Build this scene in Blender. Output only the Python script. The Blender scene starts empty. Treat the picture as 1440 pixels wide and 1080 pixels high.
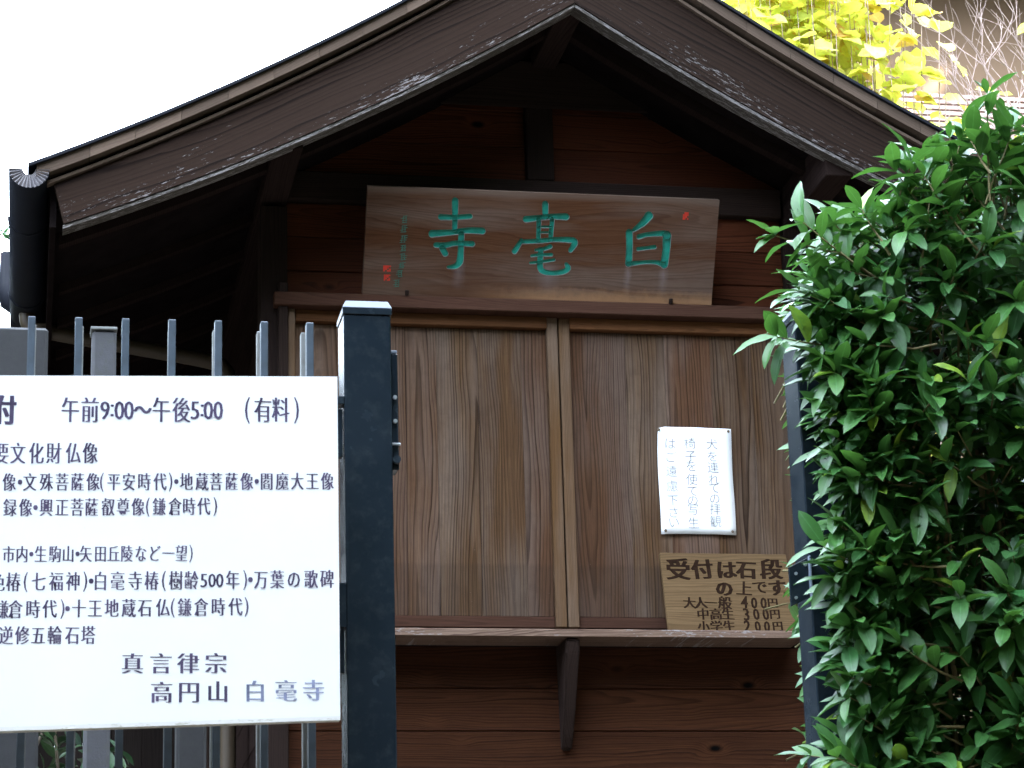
import bpy, bmesh, math, random
from mathutils import Vector, Matrix, noise
rnd = random.Random(7)
S = bpy.context.scene
COL = S.collection

# ------------------------------------------------------------------ camera
CAM_P = Vector((0, 0, 1.6))
def cam_matrix(yaw, pitch, roll):
    y, p, r = (math.radians(a) for a in (yaw, pitch, roll))
    f = Vector((math.sin(y)*math.cos(p), math.cos(y)*math.cos(p), math.sin(p)))
    rt = Vector((math.cos(y), -math.sin(y), 0)); up = rt.cross(f)
    r2 = rt*math.cos(r)-up*math.sin(r); u2 = rt*math.sin(r)+up*math.cos(r)
    m = Matrix((r2, u2, -f)).transposed().to_4x4(); m.translation = CAM_P
    return m
cd = bpy.data.cameras.new('camera'); cam = bpy.data.objects.new('camera', cd); COL.objects.link(cam)
cam.matrix_world = cam_matrix(11.0, 16.3, 1.64)
cd.sensor_width = 36; cd.lens = 3590/1440*36; cd.clip_start = .1; cd.clip_end = 500
cd.dof.use_dof = True; cd.dof.focus_distance = 8.6; cd.dof.aperture_fstop = 22
S.camera = cam
CAM_I = cam.matrix_world.inverted()
def px(P):
    q = CAM_I @ Vector(P)
    return 720+3590*q.x/-q.z, 540-3590*q.y/-q.z

# ------------------------------------------------------------------ light
SUN = Vector((.60, -.60, .54)).normalized()
w = bpy.data.worlds.new('World'); S.world = w; w.use_nodes = True
nt = w.node_tree; bg = nt.nodes['Background']
sky = nt.nodes.new('ShaderNodeTexSky'); sky.sky_type = 'NISHITA'; sky.sun_disc = False
sky.sun_elevation = math.asin(SUN.z); sky.sun_rotation = math.atan2(SUN.x, SUN.y)
sky.dust_density = 3.0; sky.air_density = 1.0
cl = nt.nodes.new('ShaderNodeTexNoise'); cl.inputs['Scale'].default_value = 1.6; cl.inputs['Detail'].default_value = 6
cr = nt.nodes.new('ShaderNodeMapRange'); cr.inputs['From Min'].default_value = .35; cr.inputs['From Max'].default_value = .6
cr.inputs['To Min'].default_value = .45; cr.inputs['To Max'].default_value = .8
nt.links.new(cl.outputs['Fac'], cr.inputs['Value'])
mx = nt.nodes.new('ShaderNodeMix'); mx.data_type = 'RGBA'; mx.inputs['B'].default_value = (10, 11.6, 13.6, 1)
nt.links.new(cr.outputs['Result'], mx.inputs['Factor']); nt.links.new(sky.outputs[0], mx.inputs['A'])
nt.links.new(mx.outputs['Result'], bg.inputs['Color']); bg.inputs['Strength'].default_value = .15
sl = bpy.data.lights.new('sun', 'SUN'); sl.energy = 4.0; sl.angle = math.radians(.53); sl.color = (1, .95, .86)
so = bpy.data.objects.new('sun', sl); COL.objects.link(so); so.rotation_euler = SUN.to_track_quat('Z', 'Y').to_euler()
S.view_settings.view_transform = 'Standard'; S.view_settings.look = 'None'
S.view_settings.exposure = 3.6; S.view_settings.gamma = 1; S.view_settings.use_curve_mapping = False

# ------------------------------------------------------------------ materials
class N:
    """small helper round a material's node tree"""
    def __init__(s, name):
        s.m = bpy.data.materials.new(name); s.m.use_nodes = True; s.t = s.m.node_tree
        s.b = s.t.nodes['Principled BSDF']
    def n(s, typ, **kw):
        x = s.t.nodes.new('ShaderNode'+typ)
        for k, v in kw.items(): setattr(x, k, v)
        return x
    def l(s, a, b): s.t.links.new(a, b)
    def put(s, sock, v):
        if isinstance(v, (int, float, tuple)): sock.default_value = v
        else: s.l(v, sock)
    def ma(s, op, a, b=0.0, c=0.0):
        x = s.n('Math', operation=op)
        s.put(x.inputs[0], a); s.put(x.inputs[1], b); s.put(x.inputs[2], c)
        return x.outputs[0]
    def xyz(s, x, y, z):
        c = s.n('CombineXYZ')
        for i, v in enumerate((x, y, z)): s.put(c.inputs[i], v)
        return c.outputs[0]
    def noise(s, vec, scale=1.0, detail=4, rough=.55, dim='3D'):
        x = s.n('TexNoise'); s.l(vec, x.inputs['Vector']); x.inputs['Scale'].default_value = scale
        x.inputs['Detail'].default_value = detail; x.inputs['Roughness'].default_value = rough
        return x.outputs['Fac']
    def ramp(s, fac, stops, interp='LINEAR'):
        r = s.n('ValToRGB'); r.color_ramp.interpolation = interp; e = r.color_ramp.elements
        while len(e) < len(stops): e.new(.5)
        for i, (p, c) in enumerate(stops):
            e[i].position = p; e[i].color = (c, c, c, 1) if isinstance(c, (int, float)) else (*c, 1)
        s.l(fac, r.inputs[0]); return r.outputs[0]
    def rng(s, v, a, b, c=0., d=1.):
        x = s.n('MapRange'); s.put(x.inputs['Value'], v)
        for k, q in zip(('From Min', 'From Max', 'To Min', 'To Max'), (a, b, c, d)): x.inputs[k].default_value = q
        return x.outputs[0]
    def mix(s, f, a, b, mode='MIX'):
        x = s.n('Mix', data_type='RGBA', blend_type=mode); x.clamp_factor = True
        s.put(x.inputs['Factor'], f)
        for k, v in (('A', a), ('B', b)):
            if isinstance(v, tuple): x.inputs[k].default_value = (*v, 1)
            else: s.l(v, x.inputs[k])
        return x.outputs['Result']
    def bump(s, h, dist=.002, strength=.6):
        x = s.n('Bump'); x.inputs['Distance'].default_value = dist; x.inputs['Strength'].default_value = strength
        s.l(h, x.inputs['Height']); s.l(x.outputs[0], s.b.inputs['Normal'])
    def fin(s, col=None, rough=None, **kw):
        if col is not None: s.put(s.b.inputs['Base Color'], (*col, 1) if isinstance(col, tuple) else col)
        if rough is not None: s.put(s.b.inputs['Roughness'], rough)
        for k, v in kw.items(): s.b.inputs[k.replace('_', ' ')].default_value = v
        return s.m

def wood(name, c_dark, c_mid, c_light, axis='X', ring=.007, spread=.12, knots=0., flecks=0., rough=.75,
         wobble=.03, contrast=1., coord='Object', cols=None, tilt=.05, grey=0., bump=.0012, fleck_low=None, mottle=.5, spec=.04, after=None):
    """sawn timber: growth rings cut by the board's face, fibres, knots, worn flecks. Grain runs along `axis`."""
    g = N(name)
    if coord == 'UV':
        uv = g.n('UVMap'); sp = g.n('SeparateXYZ'); g.l(uv.outputs[0], sp.inputs[0]); G, A, D = sp.outputs[0], sp.outputs[1], 0.0
    else:
        tc = g.n('TexCoord'); sp = g.n('SeparateXYZ'); g.l(tc.outputs['Object'], sp.inputs[0])
        G, A, D = (sp.outputs[0], sp.outputs[2], sp.outputs[1]) if axis == 'X' else \
                  (sp.outputs[2], sp.outputs[0], sp.outputs[1]) if axis == 'Z' else (sp.outputs[1], sp.outputs[0], sp.outputs[2])
    oi = g.n('ObjectInfo'); R = oi.outputs['Random']
    R2 = g.ma('FRACT', g.ma('MULTIPLY', R, 17.31)); R3 = g.ma('FRACT', g.ma('MULTIPLY', R, 91.7))
    off = g.ma('MULTIPLY', R, 53.0)
    G2 = g.ma('ADD', G, off)
    low = g.noise(g.xyz(g.ma('MULTIPLY', G2, .9), g.ma('MULTIPLY', A, 5.), off), 1., 2)
    low2 = g.noise(g.xyz(g.ma('MULTIPLY', G2, 2.2), g.ma('MULTIPLY', A, 16.), off), 1., 3)
    a = g.ma('ADD', A, g.ma('MULTIPLY', g.ma('SUBTRACT', R2, .5), spread))
    a = g.ma('ADD', a, g.ma('MULTIPLY', g.ma('SUBTRACT', low, .5), wobble*4))
    a = g.ma('ADD', a, g.ma('MULTIPLY', g.ma('SUBTRACT', low2, .5), wobble*.5))
    if knots:
        vo = g.n('TexVoronoi', feature='F1'); vo.inputs['Scale'].default_value = 1.
        g.l(g.xyz(g.ma('MULTIPLY', G2, 3.4), g.ma('MULTIPLY', A, 6.5), off), vo.inputs['Vector'])
        kd = vo.outputs['Distance']
        kb = g.rng(kd, 0., .32, 1., 0.); kb2 = g.ma('MULTIPLY', kb, kb)
        a = g.ma('ADD', a, g.ma('MULTIPLY', kb2, .05))
    d = g.ma('ADD', g.ma('MULTIPLY', G, g.ma('MULTIPLY', g.ma('SUBTRACT', R3, .35), tilt*2)), g.ma('ADD', D, .035))
    r = g.ma('SQRT', g.ma('ADD', g.ma('MULTIPLY', a, a), g.ma('MULTIPLY', d, d)))
    fib = g.noise(g.xyz(g.ma('MULTIPLY', G2, 5.), g.ma('MULTIPLY', A, 330.), g.ma('MULTIPLY', D, 330.)), 1., 3, .6)
    fib2 = g.noise(g.xyz(g.ma('MULTIPLY', G2, 18.), g.ma('MULTIPLY', A, 1100.), off), 1., 2, .6)
    rr = g.ma('DIVIDE', r, ring)
    rr = g.ma('ADD', rr, g.ma('MULTIPLY', low2, .8))
    fr = g.ma('FRACT', rr)
    late = g.ramp(fr, [(0, 0.), (.45, .16), (.86, 1.), (.93, .85), (1., 0.)])
    var = g.noise(g.xyz(g.ma('FLOOR', rr), off, 0.), 3.7, 1)
    late = g.ma('MULTIPLY', late, g.rng(var, .34, .66, .2, 1.15))
    base = g.mix(g.rng(fib, .3, .7), c_mid, c_light)
    mot = g.noise(g.xyz(g.ma('MULTIPLY', G2, 2.2), g.ma('MULTIPLY', A, 11.), off), 1., 5, .65)
    base = g.mix(g.ma('MULTIPLY', g.rng(mot, .38, .66), mottle), base, c_mid)
    if cols: base = g.mix(g.rng(R2, .0, 1.), base, g.mix(.5, base, cols))
    if grey: base = g.mix(g.ma('MULTIPLY', g.rng(g.noise(g.xyz(g.ma('MULTIPLY', G2, 1.1), g.ma('MULTIPLY', A, 7.), off), 1., 5), .4, .62), grey), base, (.20, .175, .155))
    col = g.mix(g.ma('MULTIPLY', late, .82*contrast), base, c_dark)
    col = g.mix(g.ma('MULTIPLY', g.rng(fib2, .52, .72), .35), col, c_dark)
    hgt = g.ma('SUBTRACT', g.ma('MULTIPLY', fib, .6), g.ma('MULTIPLY', late, -.5))
    if knots:
        kk = g.rng(kd, .06, .13, 1., 0.)
        sel = g.rng(g.noise(g.xyz(g.ma('MULTIPLY', G2, 1.9), g.ma('MULTIPLY', A, 3.), off), 1., 1), .30, .40)
        kk = g.ma('MULTIPLY', g.ma('MULTIPLY', kk, knots), sel)
        kring = g.ma('MULTIPLY', g.ma('MULTIPLY', g.rng(kd, .08, .25, 1., 0.), .5), sel)
        col = g.mix(kring, col, c_light); col = g.mix(kk, col, tuple(v*.22 for v in c_dark))
    if flecks:
        f1 = g.noise(g.xyz(g.ma('MULTIPLY', G2, 26.), g.ma('MULTIPLY', A, 130.), 3.1), 1., 4, .75)
        f2 = g.noise(g.xyz(g.ma('MULTIPLY', G2, 2.6), g.ma('MULTIPLY', A, 9.), 1.7), 1., 3)
        th = g.ma('ADD', f1, g.ma('MULTIPLY', g.ma('SUBTRACT', f2, .5), .55))
        if fleck_low: th = g.ma('ADD', th, g.rng(A, fleck_low[0], fleck_low[1], .08, -.14))
        fm = g.rng(th, .70-.08*flecks, .735-.08*flecks)
        col = g.mix(g.ma('MULTIPLY', fm, .7), col, (.20, .185, .185))
    if after: col = after(g, col, A, G)
    val = g.rng(R3, 0, 1, .78, 1.18); hs = g.n('HueSaturation'); g.l(col, hs.inputs['Color']); g.l(val, hs.inputs['Value'])
    g.bump(hgt, bump, .7)
    return g.fin(hs.outputs[0], g.rng(fib, .3, .7, rough-.08, rough+.12), Specular_IOR_Level=spec)

M = {}
def door_wear(g, col, A, G):
    tc = g.n('TexCoord'); n = g.noise(tc.outputs['Object'], 9., 6, .7)
    low = g.rng(g.ma('ADD', G, g.ma('MULTIPLY', g.ma('SUBTRACT', n, .5), .03)), -.385, -.365, .25, 0.)
    col = g.mix(low, col, (.020, .015, .012))
    spl = g.rng(g.ma('ADD', g.noise(g.xyz(g.ma('MULTIPLY', A, 40.), g.ma('MULTIPLY', G, 40.), 2.), 1., 5, .8), g.rng(G, -.1, -.55, 0., .05)), .70, .73, 0., .45)
    col = g.mix(spl, col, (.17, .13, .10))
    return g.mix(g.ma('MULTIPLY', g.rng(n, .5, .7), .30), col, (.030, .019, .014))
M['door'] = wood('weathered shutter board', (.006, .0028, .002), (.047, .0245, .0125), (.104, .060, .029), 'Z', ring=.0115, spread=.13, wobble=.026,
                 contrast=.86, tilt=.055, grey=.22, flecks=.0, bump=.002, mottle=.65, cols=(.080, .036, .022), after=door_wear)
M['stile'] = wood('ochre shutter stile', (.022, .010, .005), (.072, .037, .016), (.105, .058, .026), 'Z', ring=.006, spread=.2, wobble=.01, contrast=.45, grey=.25)
M['rail'] = wood('ochre shutter rail', (.018, .008, .004), (.075, .031, .013), (.11, .050, .022), 'X', ring=.006, spread=.2, wobble=.01, contrast=.5)
M['wall_low'] = wood('dark brown wall board', (.003, .0012, .0008), (.028, .0100, .0050), (.052, .0195, .0085), 'X', ring=.009, spread=.16, knots=1., wobble=.03, contrast=.8, rough=.7)  # same wood as the upper boards, darkened for the rows below the shelf
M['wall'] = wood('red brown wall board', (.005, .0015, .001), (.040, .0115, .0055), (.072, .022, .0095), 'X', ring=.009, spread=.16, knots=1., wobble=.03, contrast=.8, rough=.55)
M['beam'] = wood('dark stained beam', (.005, .003, .0025), (.015, .0095, .008), (.025, .016, .013), 'X', ring=.008, spread=.2, wobble=.012, contrast=.6)
M['beamz'] = wood('dark stained post', (.005, .003, .0025), (.015, .0095, .008), (.025, .016, .013), 'Z', ring=.008, spread=.2, wobble=.012, contrast=.6)
M['beamy'] = wood('dark stained purlin', (.005, .003, .003), (.015, .010, .009), (.024, .016, .014), 'Y', ring=.008, spread=.2, wobble=.012, contrast=.6, spec=.0)
M['ledge'] = wood('brown door lintel', (.009, .0035, .0025), (.034, .0155, .010), (.054, .027, .018), 'X', ring=.007, spread=.2, wobble=.01, contrast=.6)
M['barge'] = wood('weathered bargeboard', (.003, .002, .002), (.0115, .0086, .0078), (.021, .0158, .0140), coord='UV', ring=.020, spread=.3, wobble=.03,
                  contrast=.8, flecks=.25, fleck_low=(0, .30), cols=(.030, .015, .009), tilt=.03)
M['lip'] = wood('worn pale bargeboard lip', (.018, .015, .014), (.050, .043, .038), (.09, .08, .07), coord='UV', ring=.01, spread=.3, contrast=.6, flecks=2.4)
M['edge'] = wood('brown roof edge board', (.030, .020, .015), (.075, .053, .040), (.105, .077, .06), coord='UV', ring=.01, spread=.3, contrast=.35)
def plaque_wear(g, col, A, G):
    tc = g.n('TexCoord'); n = g.noise(tc.outputs['Object'], 22., 6, .7)
    low = g.ma('MULTIPLY', g.rng(g.ma('ADD', A, g.ma('MULTIPLY', g.ma('SUBTRACT', n, .5), .06)), .006, .055, 1., 0.), g.rng(g.ma('ADD', G, .3), 0., .35))
    col = g.mix(g.ma('MULTIPLY', low, .7), col, (.30, .165, .085))
    for x0, w in ((.352, .018), (.498, .022), (.03, .05), (-.33, .03)):
        st = g.rng(g.ma('ABSOLUTE', g.ma('SUBTRACT', g.ma('ADD', G, g.ma('MULTIPLY', g.ma('SUBTRACT', n, .5), .03)), x0)), 0., w, 1., 0.)
        col = g.mix(g.ma('MULTIPLY', g.ma('MULTIPLY', st, g.rng(A, .02, .12)), g.rng(A, .15, .12, 0., .30)), col, (.26, .23, .25))
    return g.mix(g.ma('MULTIPLY', g.rng(A, .415, .395, 1., 0.), .3), col, (.17, .14, .12))
M['plaque'] = wood('old zelkova plaque', (.024, .008, .004), (.066, .027, .013), (.092, .044, .023), 'X', ring=.013, spread=.12, wobble=.06, contrast=.5, tilt=.02, grey=.3, rough=.6, bump=.0006, after=plaque_wear)
M['shelf'] = wood('bleached shelf board', (.035, .018, .013), (.095, .060, .043), (.18, .125, .095), 'X', ring=.006, spread=.2, wobble=.03, contrast=.9, flecks=1.2)
M['price'] = wood('pale price board', (.030, .015, .006), (.090, .055, .026), (.13, .085, .043), 'X', ring=.011, spread=.06, wobble=.035, contrast=.55, rough=.7)
M['plank_dark'] = wood('old dark fence plank', (.003, .002, .002), (.010, .007, .006), (.016, .012, .010), 'Z', ring=.01, wobble=.02)

def plain(name, col, rough=.6, var=.15, scale=12., bumpd=.0005, spec=.5, metal=0., dirt=None, coat=0.):
    g = N(name); tc = g.n('TexCoord'); v = tc.outputs['Object']
    n1 = g.noise(v, scale, 6, .6); n2 = g.noise(v, scale*14, 4, .6)
    c = g.mix(g.rng(n1, .3, .7), tuple(x*(1-var) for x in col), tuple(min(1, x*(1+var)) for x in col))
    if dirt: c = g.mix(g.ma('MULTIPLY', g.rng(g.noise(v, scale*2.3, 8, .7), .50, .72), dirt[3]), c, tuple(dirt[:3]))
    g.bump(n2, bumpd, .5)
    return g.fin(c, g.rng(n1, .3, .7, rough-.06, rough+.1), Metallic=metal, Specular_IOR_Level=spec*.6, Coat_Weight=coat)
M['carve'] = plain('teal lacquer', (.006, .165, .125), .45, .28, 30., .0008)
M['halo'] = plain('pale worn lit rim', (.14, .13, .12), .8, .2, 60.)  # edge wear plus light on the lower edges of the cuts, in one colour
M['red'] = plain('vermilion seal', (.36, .022, .010), .7, .3, 80.)
M['sig'] = plain('faded green ink', (.02, .10, .075), .7, .4, 80.)
M['ink'] = plain('brush ink', (.016, .009, .006), .75, .3, 40., spec=0.)
M['gate'] = plain('dark anodised gate metal', (.0115, .0175, .024), .20, .12, 9., .0002, spec=.22, dirt=(.045, .055, .06, .35))
M['slat'] = plain('grey blue painted bar', (.055, .073, .095), .42, .18, 18., .0003, dirt=(.04, .045, .05, .4))
M['slat_pale'] = plain('pale grey bar', (.17, .175, .17), .5, .12, 18., .0003, dirt=(.12, .11, .10, .6))
M['cap'] = plain('light gate cap', (.16, .19, .24), .3, .1, 9.)
M['bolt'] = plain('steel bolt', (.55, .57, .6), .3, .05, 9., metal=.8)
M['pipe'] = plain('brown rain pipe', (.040, .028, .017), .5, .15, 6.)
M['copper'] = plain('dull copper sheet', (.007, .008, .012), .6, .3, 6., .0006, spec=.15)
M['pleat'] = plain('dull gutter pleat', (.16, .15, .16), .5, .3, 20., .0006)
M['deck'] = plain('near black roof board', (.008, .006, .006), .9, .3, 8., spec=.0)  # even near-black brown for roof underside, fascia and wall backing
M['conc'] = plain('grey cast concrete', (.075, .075, .082), .85, .15, 14., .002, dirt=(.07, .075, .06, .6))
M['granite'] = plain('dark granite', (.024, .024, .026), .7, .25, 40., .002, dirt=(.03, .035, .03, .6))
M['earth'] = plain('packed earth', (.12, .10, .08), .95, .25, 3., .01)
M['cream'] = plain('cream render', (.17, .11, .07), .9, .06, 2.5, .001, dirt=(.15, .10, .07, .3))
M['louvre'] = plain('pinkish louvre board', (.42, .29, .25), .8, .15, 6., .001)
M['eave'] = plain('brown eave timber', (.05, .035, .03), .8, .2, 6.)
M['tile'] = plain('grey roof tile', (.06, .065, .07), .6, .2, 6.)
M['bark'] = plain('brown grey bark', (.12, .095, .07), .9, .3, 20., .004)
M['twig'] = plain('olive brown twig', (.16, .13, .06), .7, .3, 30., .0006)
M['pale_twig'] = plain('pale bare twig', (.34, .25, .22), .8, .3, 30., .0006)

def sign_white():
    g = N('white sign enamel'); tc = g.n('TexCoord'); v = tc.outputs['Object']; sp = g.n('SeparateXYZ'); g.l(v, sp.inputs[0])
    n1 = g.noise(v, 3., 5); n2 = g.noise(g.xyz(g.ma('MULTIPLY', sp.outputs[0], 30.), 0., g.ma('MULTIPLY', sp.outputs[2], 90.)), 1., 6, .7)
    c = g.mix(g.rng(n1, .3, .7), (.80, .81, .82), (.84, .85, .85))
    at = g.n('UVMap'); s2 = g.n('SeparateXYZ'); g.l(at.outputs[0], s2.inputs[0])
    edge = g.rng(s2.outputs[1], .0, .014, 1., 0.)
    c = g.mix(g.ma('MULTIPLY', g.rng(s2.outputs[1], .009, .0075, 0., 1.), .4), c, (.60, .56, .48))
    c = g.mix(g.ma('MULTIPLY', g.ma('MULTIPLY', g.rng(g.ma('ADD', n2, g.ma('MULTIPLY', edge, .06)), .60, .68), edge), .8), c, (.30, .30, .20))
    c = g.mix(g.ma('MULTIPLY', g.rng(g.noise(v, 60., 5, .7), .66, .74), .25), c, (.45, .44, .42))
    g.bump(g.noise(v, 4., 3), .003, .3)
    return g.fin(c, .32, Specular_IOR_Level=.4)
M['sign'] = sign_white()
M['sign_edge'] = plain('soiled sign edge', (.50, .47, .40), .7, .3, 40., .0006, dirt=(.16, .16, .10, .8))
M['print'] = plain('dark purple sign print', (.085, .068, .12), .5, .5, 14., spec=.1)
M['print_faded'] = plain('faded blue sign print', (.20, .22, .33), .5, .5, 22.)
M['paper'] = plain('white paper', (.62, .63, .64), .7, .03, 8., .0006)
M['pencil'] = plain('faded marker', (.17, .17, .18), .8, .2, 30., spec=0.)

def leafmat(name, c1, c2, c3, rough=.3, trans=.35, tcol=None, spot=None, vein=1., c3p=.03):
    g = N(name); oi = g.n('ObjectInfo'); at = g.n('Attribute', attribute_name='tint')
    r = g.ma('FRACT', g.ma('ADD', oi.outputs['Random'], at.outputs['Fac']))
    r2 = g.ma('FRACT', g.ma('MULTIPLY', r, 37.7))
    c = g.mix(r, c1, c2); c = g.mix(g.rng(r2, 1-c3p, 1.005-c3p), c, c3)
    uv = g.n('UVMap'); sp = g.n('SeparateXYZ'); g.l(uv.outputs[0], sp.inputs[0])
    mid = g.rng(g.ma('ABSOLUTE', g.ma('SUBTRACT', sp.outputs[0], .5)), .01, .05, 1., 0.)
    side = g.ma('ABSOLUTE', g.ma('SUBTRACT', g.ma('FRACT', g.ma('SUBTRACT', g.ma('MULTIPLY', sp.outputs[1], 7.), g.ma('MULTIPLY', g.ma('ABSOLUTE', g.ma('SUBTRACT', sp.outputs[0], .5)), 3.))), .5))
    c = g.mix(g.ma('MULTIPLY', mid, .45*vein), c, tuple(min(1, x*2.2+.03) for x in c1))
    tc = g.n('TexCoord'); n1 = g.noise(tc.outputs['Object'], 55., 4)
    c = g.mix(g.rng(n1, .42, .7, 0., .4), c, tuple(x*.6 for x in c1))
    if spot: c = g.mix(g.rng(g.noise(tc.outputs['Object'], 30., 3), .60, .66), c, spot)
    g.bump(g.ma('ADD', g.ma('MULTIPLY', side, .5), g.ma('MULTIPLY', mid, -1.)), .0006, .35*vein)
    g.fin(c, g.rng(r2, 0., 1., rough-.06, rough+.16), Specular_IOR_Level=.34)
    if trans:
        t = g.n('BsdfTranslucent'); g.l(g.mix(.6, c, tcol or c1), t.inputs[0]); ms = g.n('MixShader'); ms.inputs[0].default_value = trans
        out = g.t.nodes['Material Output']; g.l(g.b.outputs[0], ms.inputs[1]); g.l(t.outputs[0], ms.inputs[2]); g.l(ms.outputs[0], out.inputs[0])
    return g.m
M['leaf'] = leafmat('glossy green leaf', (.026, .098, .026), (.055, .155, .030), (.20, .32, .03), .36, .20, (.10, .26, .03))
M['leaf_dark'] = leafmat('dark evergreen leaf', (.014, .045, .018), (.03, .07, .02), (.05, .09, .03), .4, .1)
M['leaf_yellow'] = leafmat('yellow green autumn leaf', (.50, .60, .13), (.74, .66, .17), (.52, .22, .07), .5, .42, (.75, .78, .08), (.55, .30, .07), .4, .12)
M['needle'] = leafmat('cedar needle', (.03, .10, .035), (.05, .14, .05), (.08, .16, .05), .6, .1, None, None, 0.)

# ------------------------------------------------------------------ object helpers
WL = {}
def wl(o): return WL.get(o.name, Vector((0, 0, 0))) if o else Vector((0, 0, 0))
def link(o, parent, loc):
    COL.objects.link(o); o.parent = parent; o.location = Vector(loc)-wl(parent); WL[o.name] = Vector(loc); return o
def thing(name, label, cat, loc=(0, 0, 0), group=None):
    o = bpy.data.objects.new(name, None); link(o, None, loc); o.empty_display_size = .1
    return tag(o, label, cat, group)
def tag(o, label=None, cat=None, group=None, kind=None):
    if label: o['label'] = label
    if cat: o['category'] = cat
    if group: o['group'] = group
    if kind: o['kind'] = kind
    return o
def mesh_ob(name, bm, mat, parent=None, loc=(0, 0, 0), smooth=False):
    me = bpy.data.meshes.new(name); bm.to_mesh(me); bm.free()
    for m in (mat if isinstance(mat, (list, tuple)) else [mat]): me.materials.append(m)
    if smooth:
        for p in me.polygons: p.use_smooth = True
    return link(bpy.data.objects.new(name, me), parent, loc)
def box_bm(sx, sy, sz, bev=.0015, bm=None, c=(0, 0, 0)):
    b = bmesh.new(); bmesh.ops.create_cube(b, size=1)
    for v in b.verts: v.co = Vector((v.co.x*sx, v.co.y*sy, v.co.z*sz))
    if bev: bmesh.ops.bevel(b, geom=list(b.edges), offset=min(bev, sx*.3, sy*.3, sz*.3), segments=1, affect='EDGES')
    for v in b.verts: v.co += Vector(c)
    if bm is None: return b
    me = bpy.data.meshes.new('tmp'); b.to_mesh(me); b.free(); bm.from_mesh(me); bpy.data.meshes.remove(me); return bm
def box(name, x, y, z, mat, parent=None, bev=.0015, shape=None):
    """box from (x0,x1),(y0,y1),(z0,z1) in world metres, origin at its centre"""
    c = Vector(((x[0]+x[1])/2, (y[0]+y[1])/2, (z[0]+z[1])/2))
    bm = box_bm(x[1]-x[0], y[1]-y[0], z[1]-z[0], bev)
    if shape:
        for v in bm.verts: v.co = shape(v.co+c)-c
    return mesh_ob(name, bm, mat, parent, c)
def copy_of(o, parent, loc, rot=None):
    c = o.copy()
    COL.objects.link(c); c.parent = parent; c.location = Vector(loc)-wl(parent); WL[c.name] = Vector(loc)
    if rot is not None: c.rotation_euler = rot
    return c
def tube_bm(pts, rad, seg=8, bm=None, cap=True):
    """pts list of points, rad float or list"""
    bm = bm or bmesh.new(); pts = [Vector(p) for p in pts]; n = len(pts)
    rad = [rad]*n if isinstance(rad, (int, float)) else rad; rings = []; prev = None
    for i, p in enumerate(pts):
        t = (pts[min(i+1, n-1)]-pts[max(i-1, 0)]).normalized()
        if prev is None: u = t.orthogonal().normalized()
        else: u = (prev-t*prev.dot(t)).normalized()
        prev = u; v = t.cross(u)
        rings.append([bm.verts.new(p+(u*math.cos(2*math.pi*k/seg)+v*math.sin(2*math.pi*k/seg))*rad[i]) for k in range(seg)])
    for a, b in zip(rings, rings[1:]):
        for k in range(seg): bm.faces.new((a[k], a[(k+1) % seg], b[(k+1) % seg], b[k])).smooth = True
    if cap and seg > 2:
        bm.faces.new(list(reversed(rings[0]))); bm.faces.new(rings[-1])
    return bm
def cyl(name, p0, p1, r, mat, parent=None, seg=12):
    c = (Vector(p0)+Vector(p1))/2
    return mesh_ob(name, tube_bm([Vector(p0)-c, Vector(p1)-c], r, seg), mat, parent, c)

# ------------------------------------------------------------------ glyphs (Blender's own bundled font)
GL = {}
def glyph(ch, bold=0.0):
    k = (ch, bold)
    if k in GL: return GL[k]
    cu = bpy.data.curves.new('g', 'FONT'); cu.body = ch; cu.size = 1; cu.offset = bold; cu.resolution_u = 2
    o = bpy.data.objects.new('g', cu); COL.objects.link(o)
    bpy.context.view_layer.update()
    me = bpy.data.meshes.new_from_object(o.evaluated_get(bpy.context.evaluated_depsgraph_get()))
    vs = [tuple(v.co[:2]) for v in me.vertices]; fs = [tuple(p.vertices) for p in me.polygons]
    bpy.data.objects.remove(o); bpy.data.curves.remove(cu); bpy.data.meshes.remove(me)
    GL[k] = (vs, fs); return GL[k]
def em():
    vs, _ = glyph('国'); xs = [v[0] for v in vs]; ys = [v[1] for v in vs]
    return (min(xs)+max(xs))/2, (min(ys)+max(ys))/2, (max(ys)-min(ys))*1.06
def add_glyph(bm, ch, cx, cz, w, h, bold=0., rot=0., smear=0., y=0., shear=0.):
    """glyph centred at (cx, cz), em box w x h, into the XZ plane facing -Y"""
    vs, fs = glyph(ch, bold)
    if not vs: return
    ex, ey, es = em()
    if ord(ch) < 128 or ch in '。、':
        xs = [v[0] for v in vs]; ys = [v[1] for v in vs]; gx = (min(xs)+max(xs))/2
        gy = (min(ys)+max(ys))/2
        if ch in ':': gy = (min(ys)+max(ys))/2
    else: gx, gy = ex, ey
    cr, sr = math.cos(rot), math.sin(rot)
    n = 1 if smear == 0 else 3
    for k in range(n):
        out = []
        for (a, b) in vs:
            x = (a-gx)/es*w+(0 if n == 1 else (k-1)*smear); z = (b-gy)/es*h; x += z*shear
            out.append(bm.verts.new((cx+x*cr-z*sr, y-k*.00005, cz+x*sr+z*cr)))
        for f in fs:
            try: bm.faces.new([out[i] for i in f])
            except ValueError: pass

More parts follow.
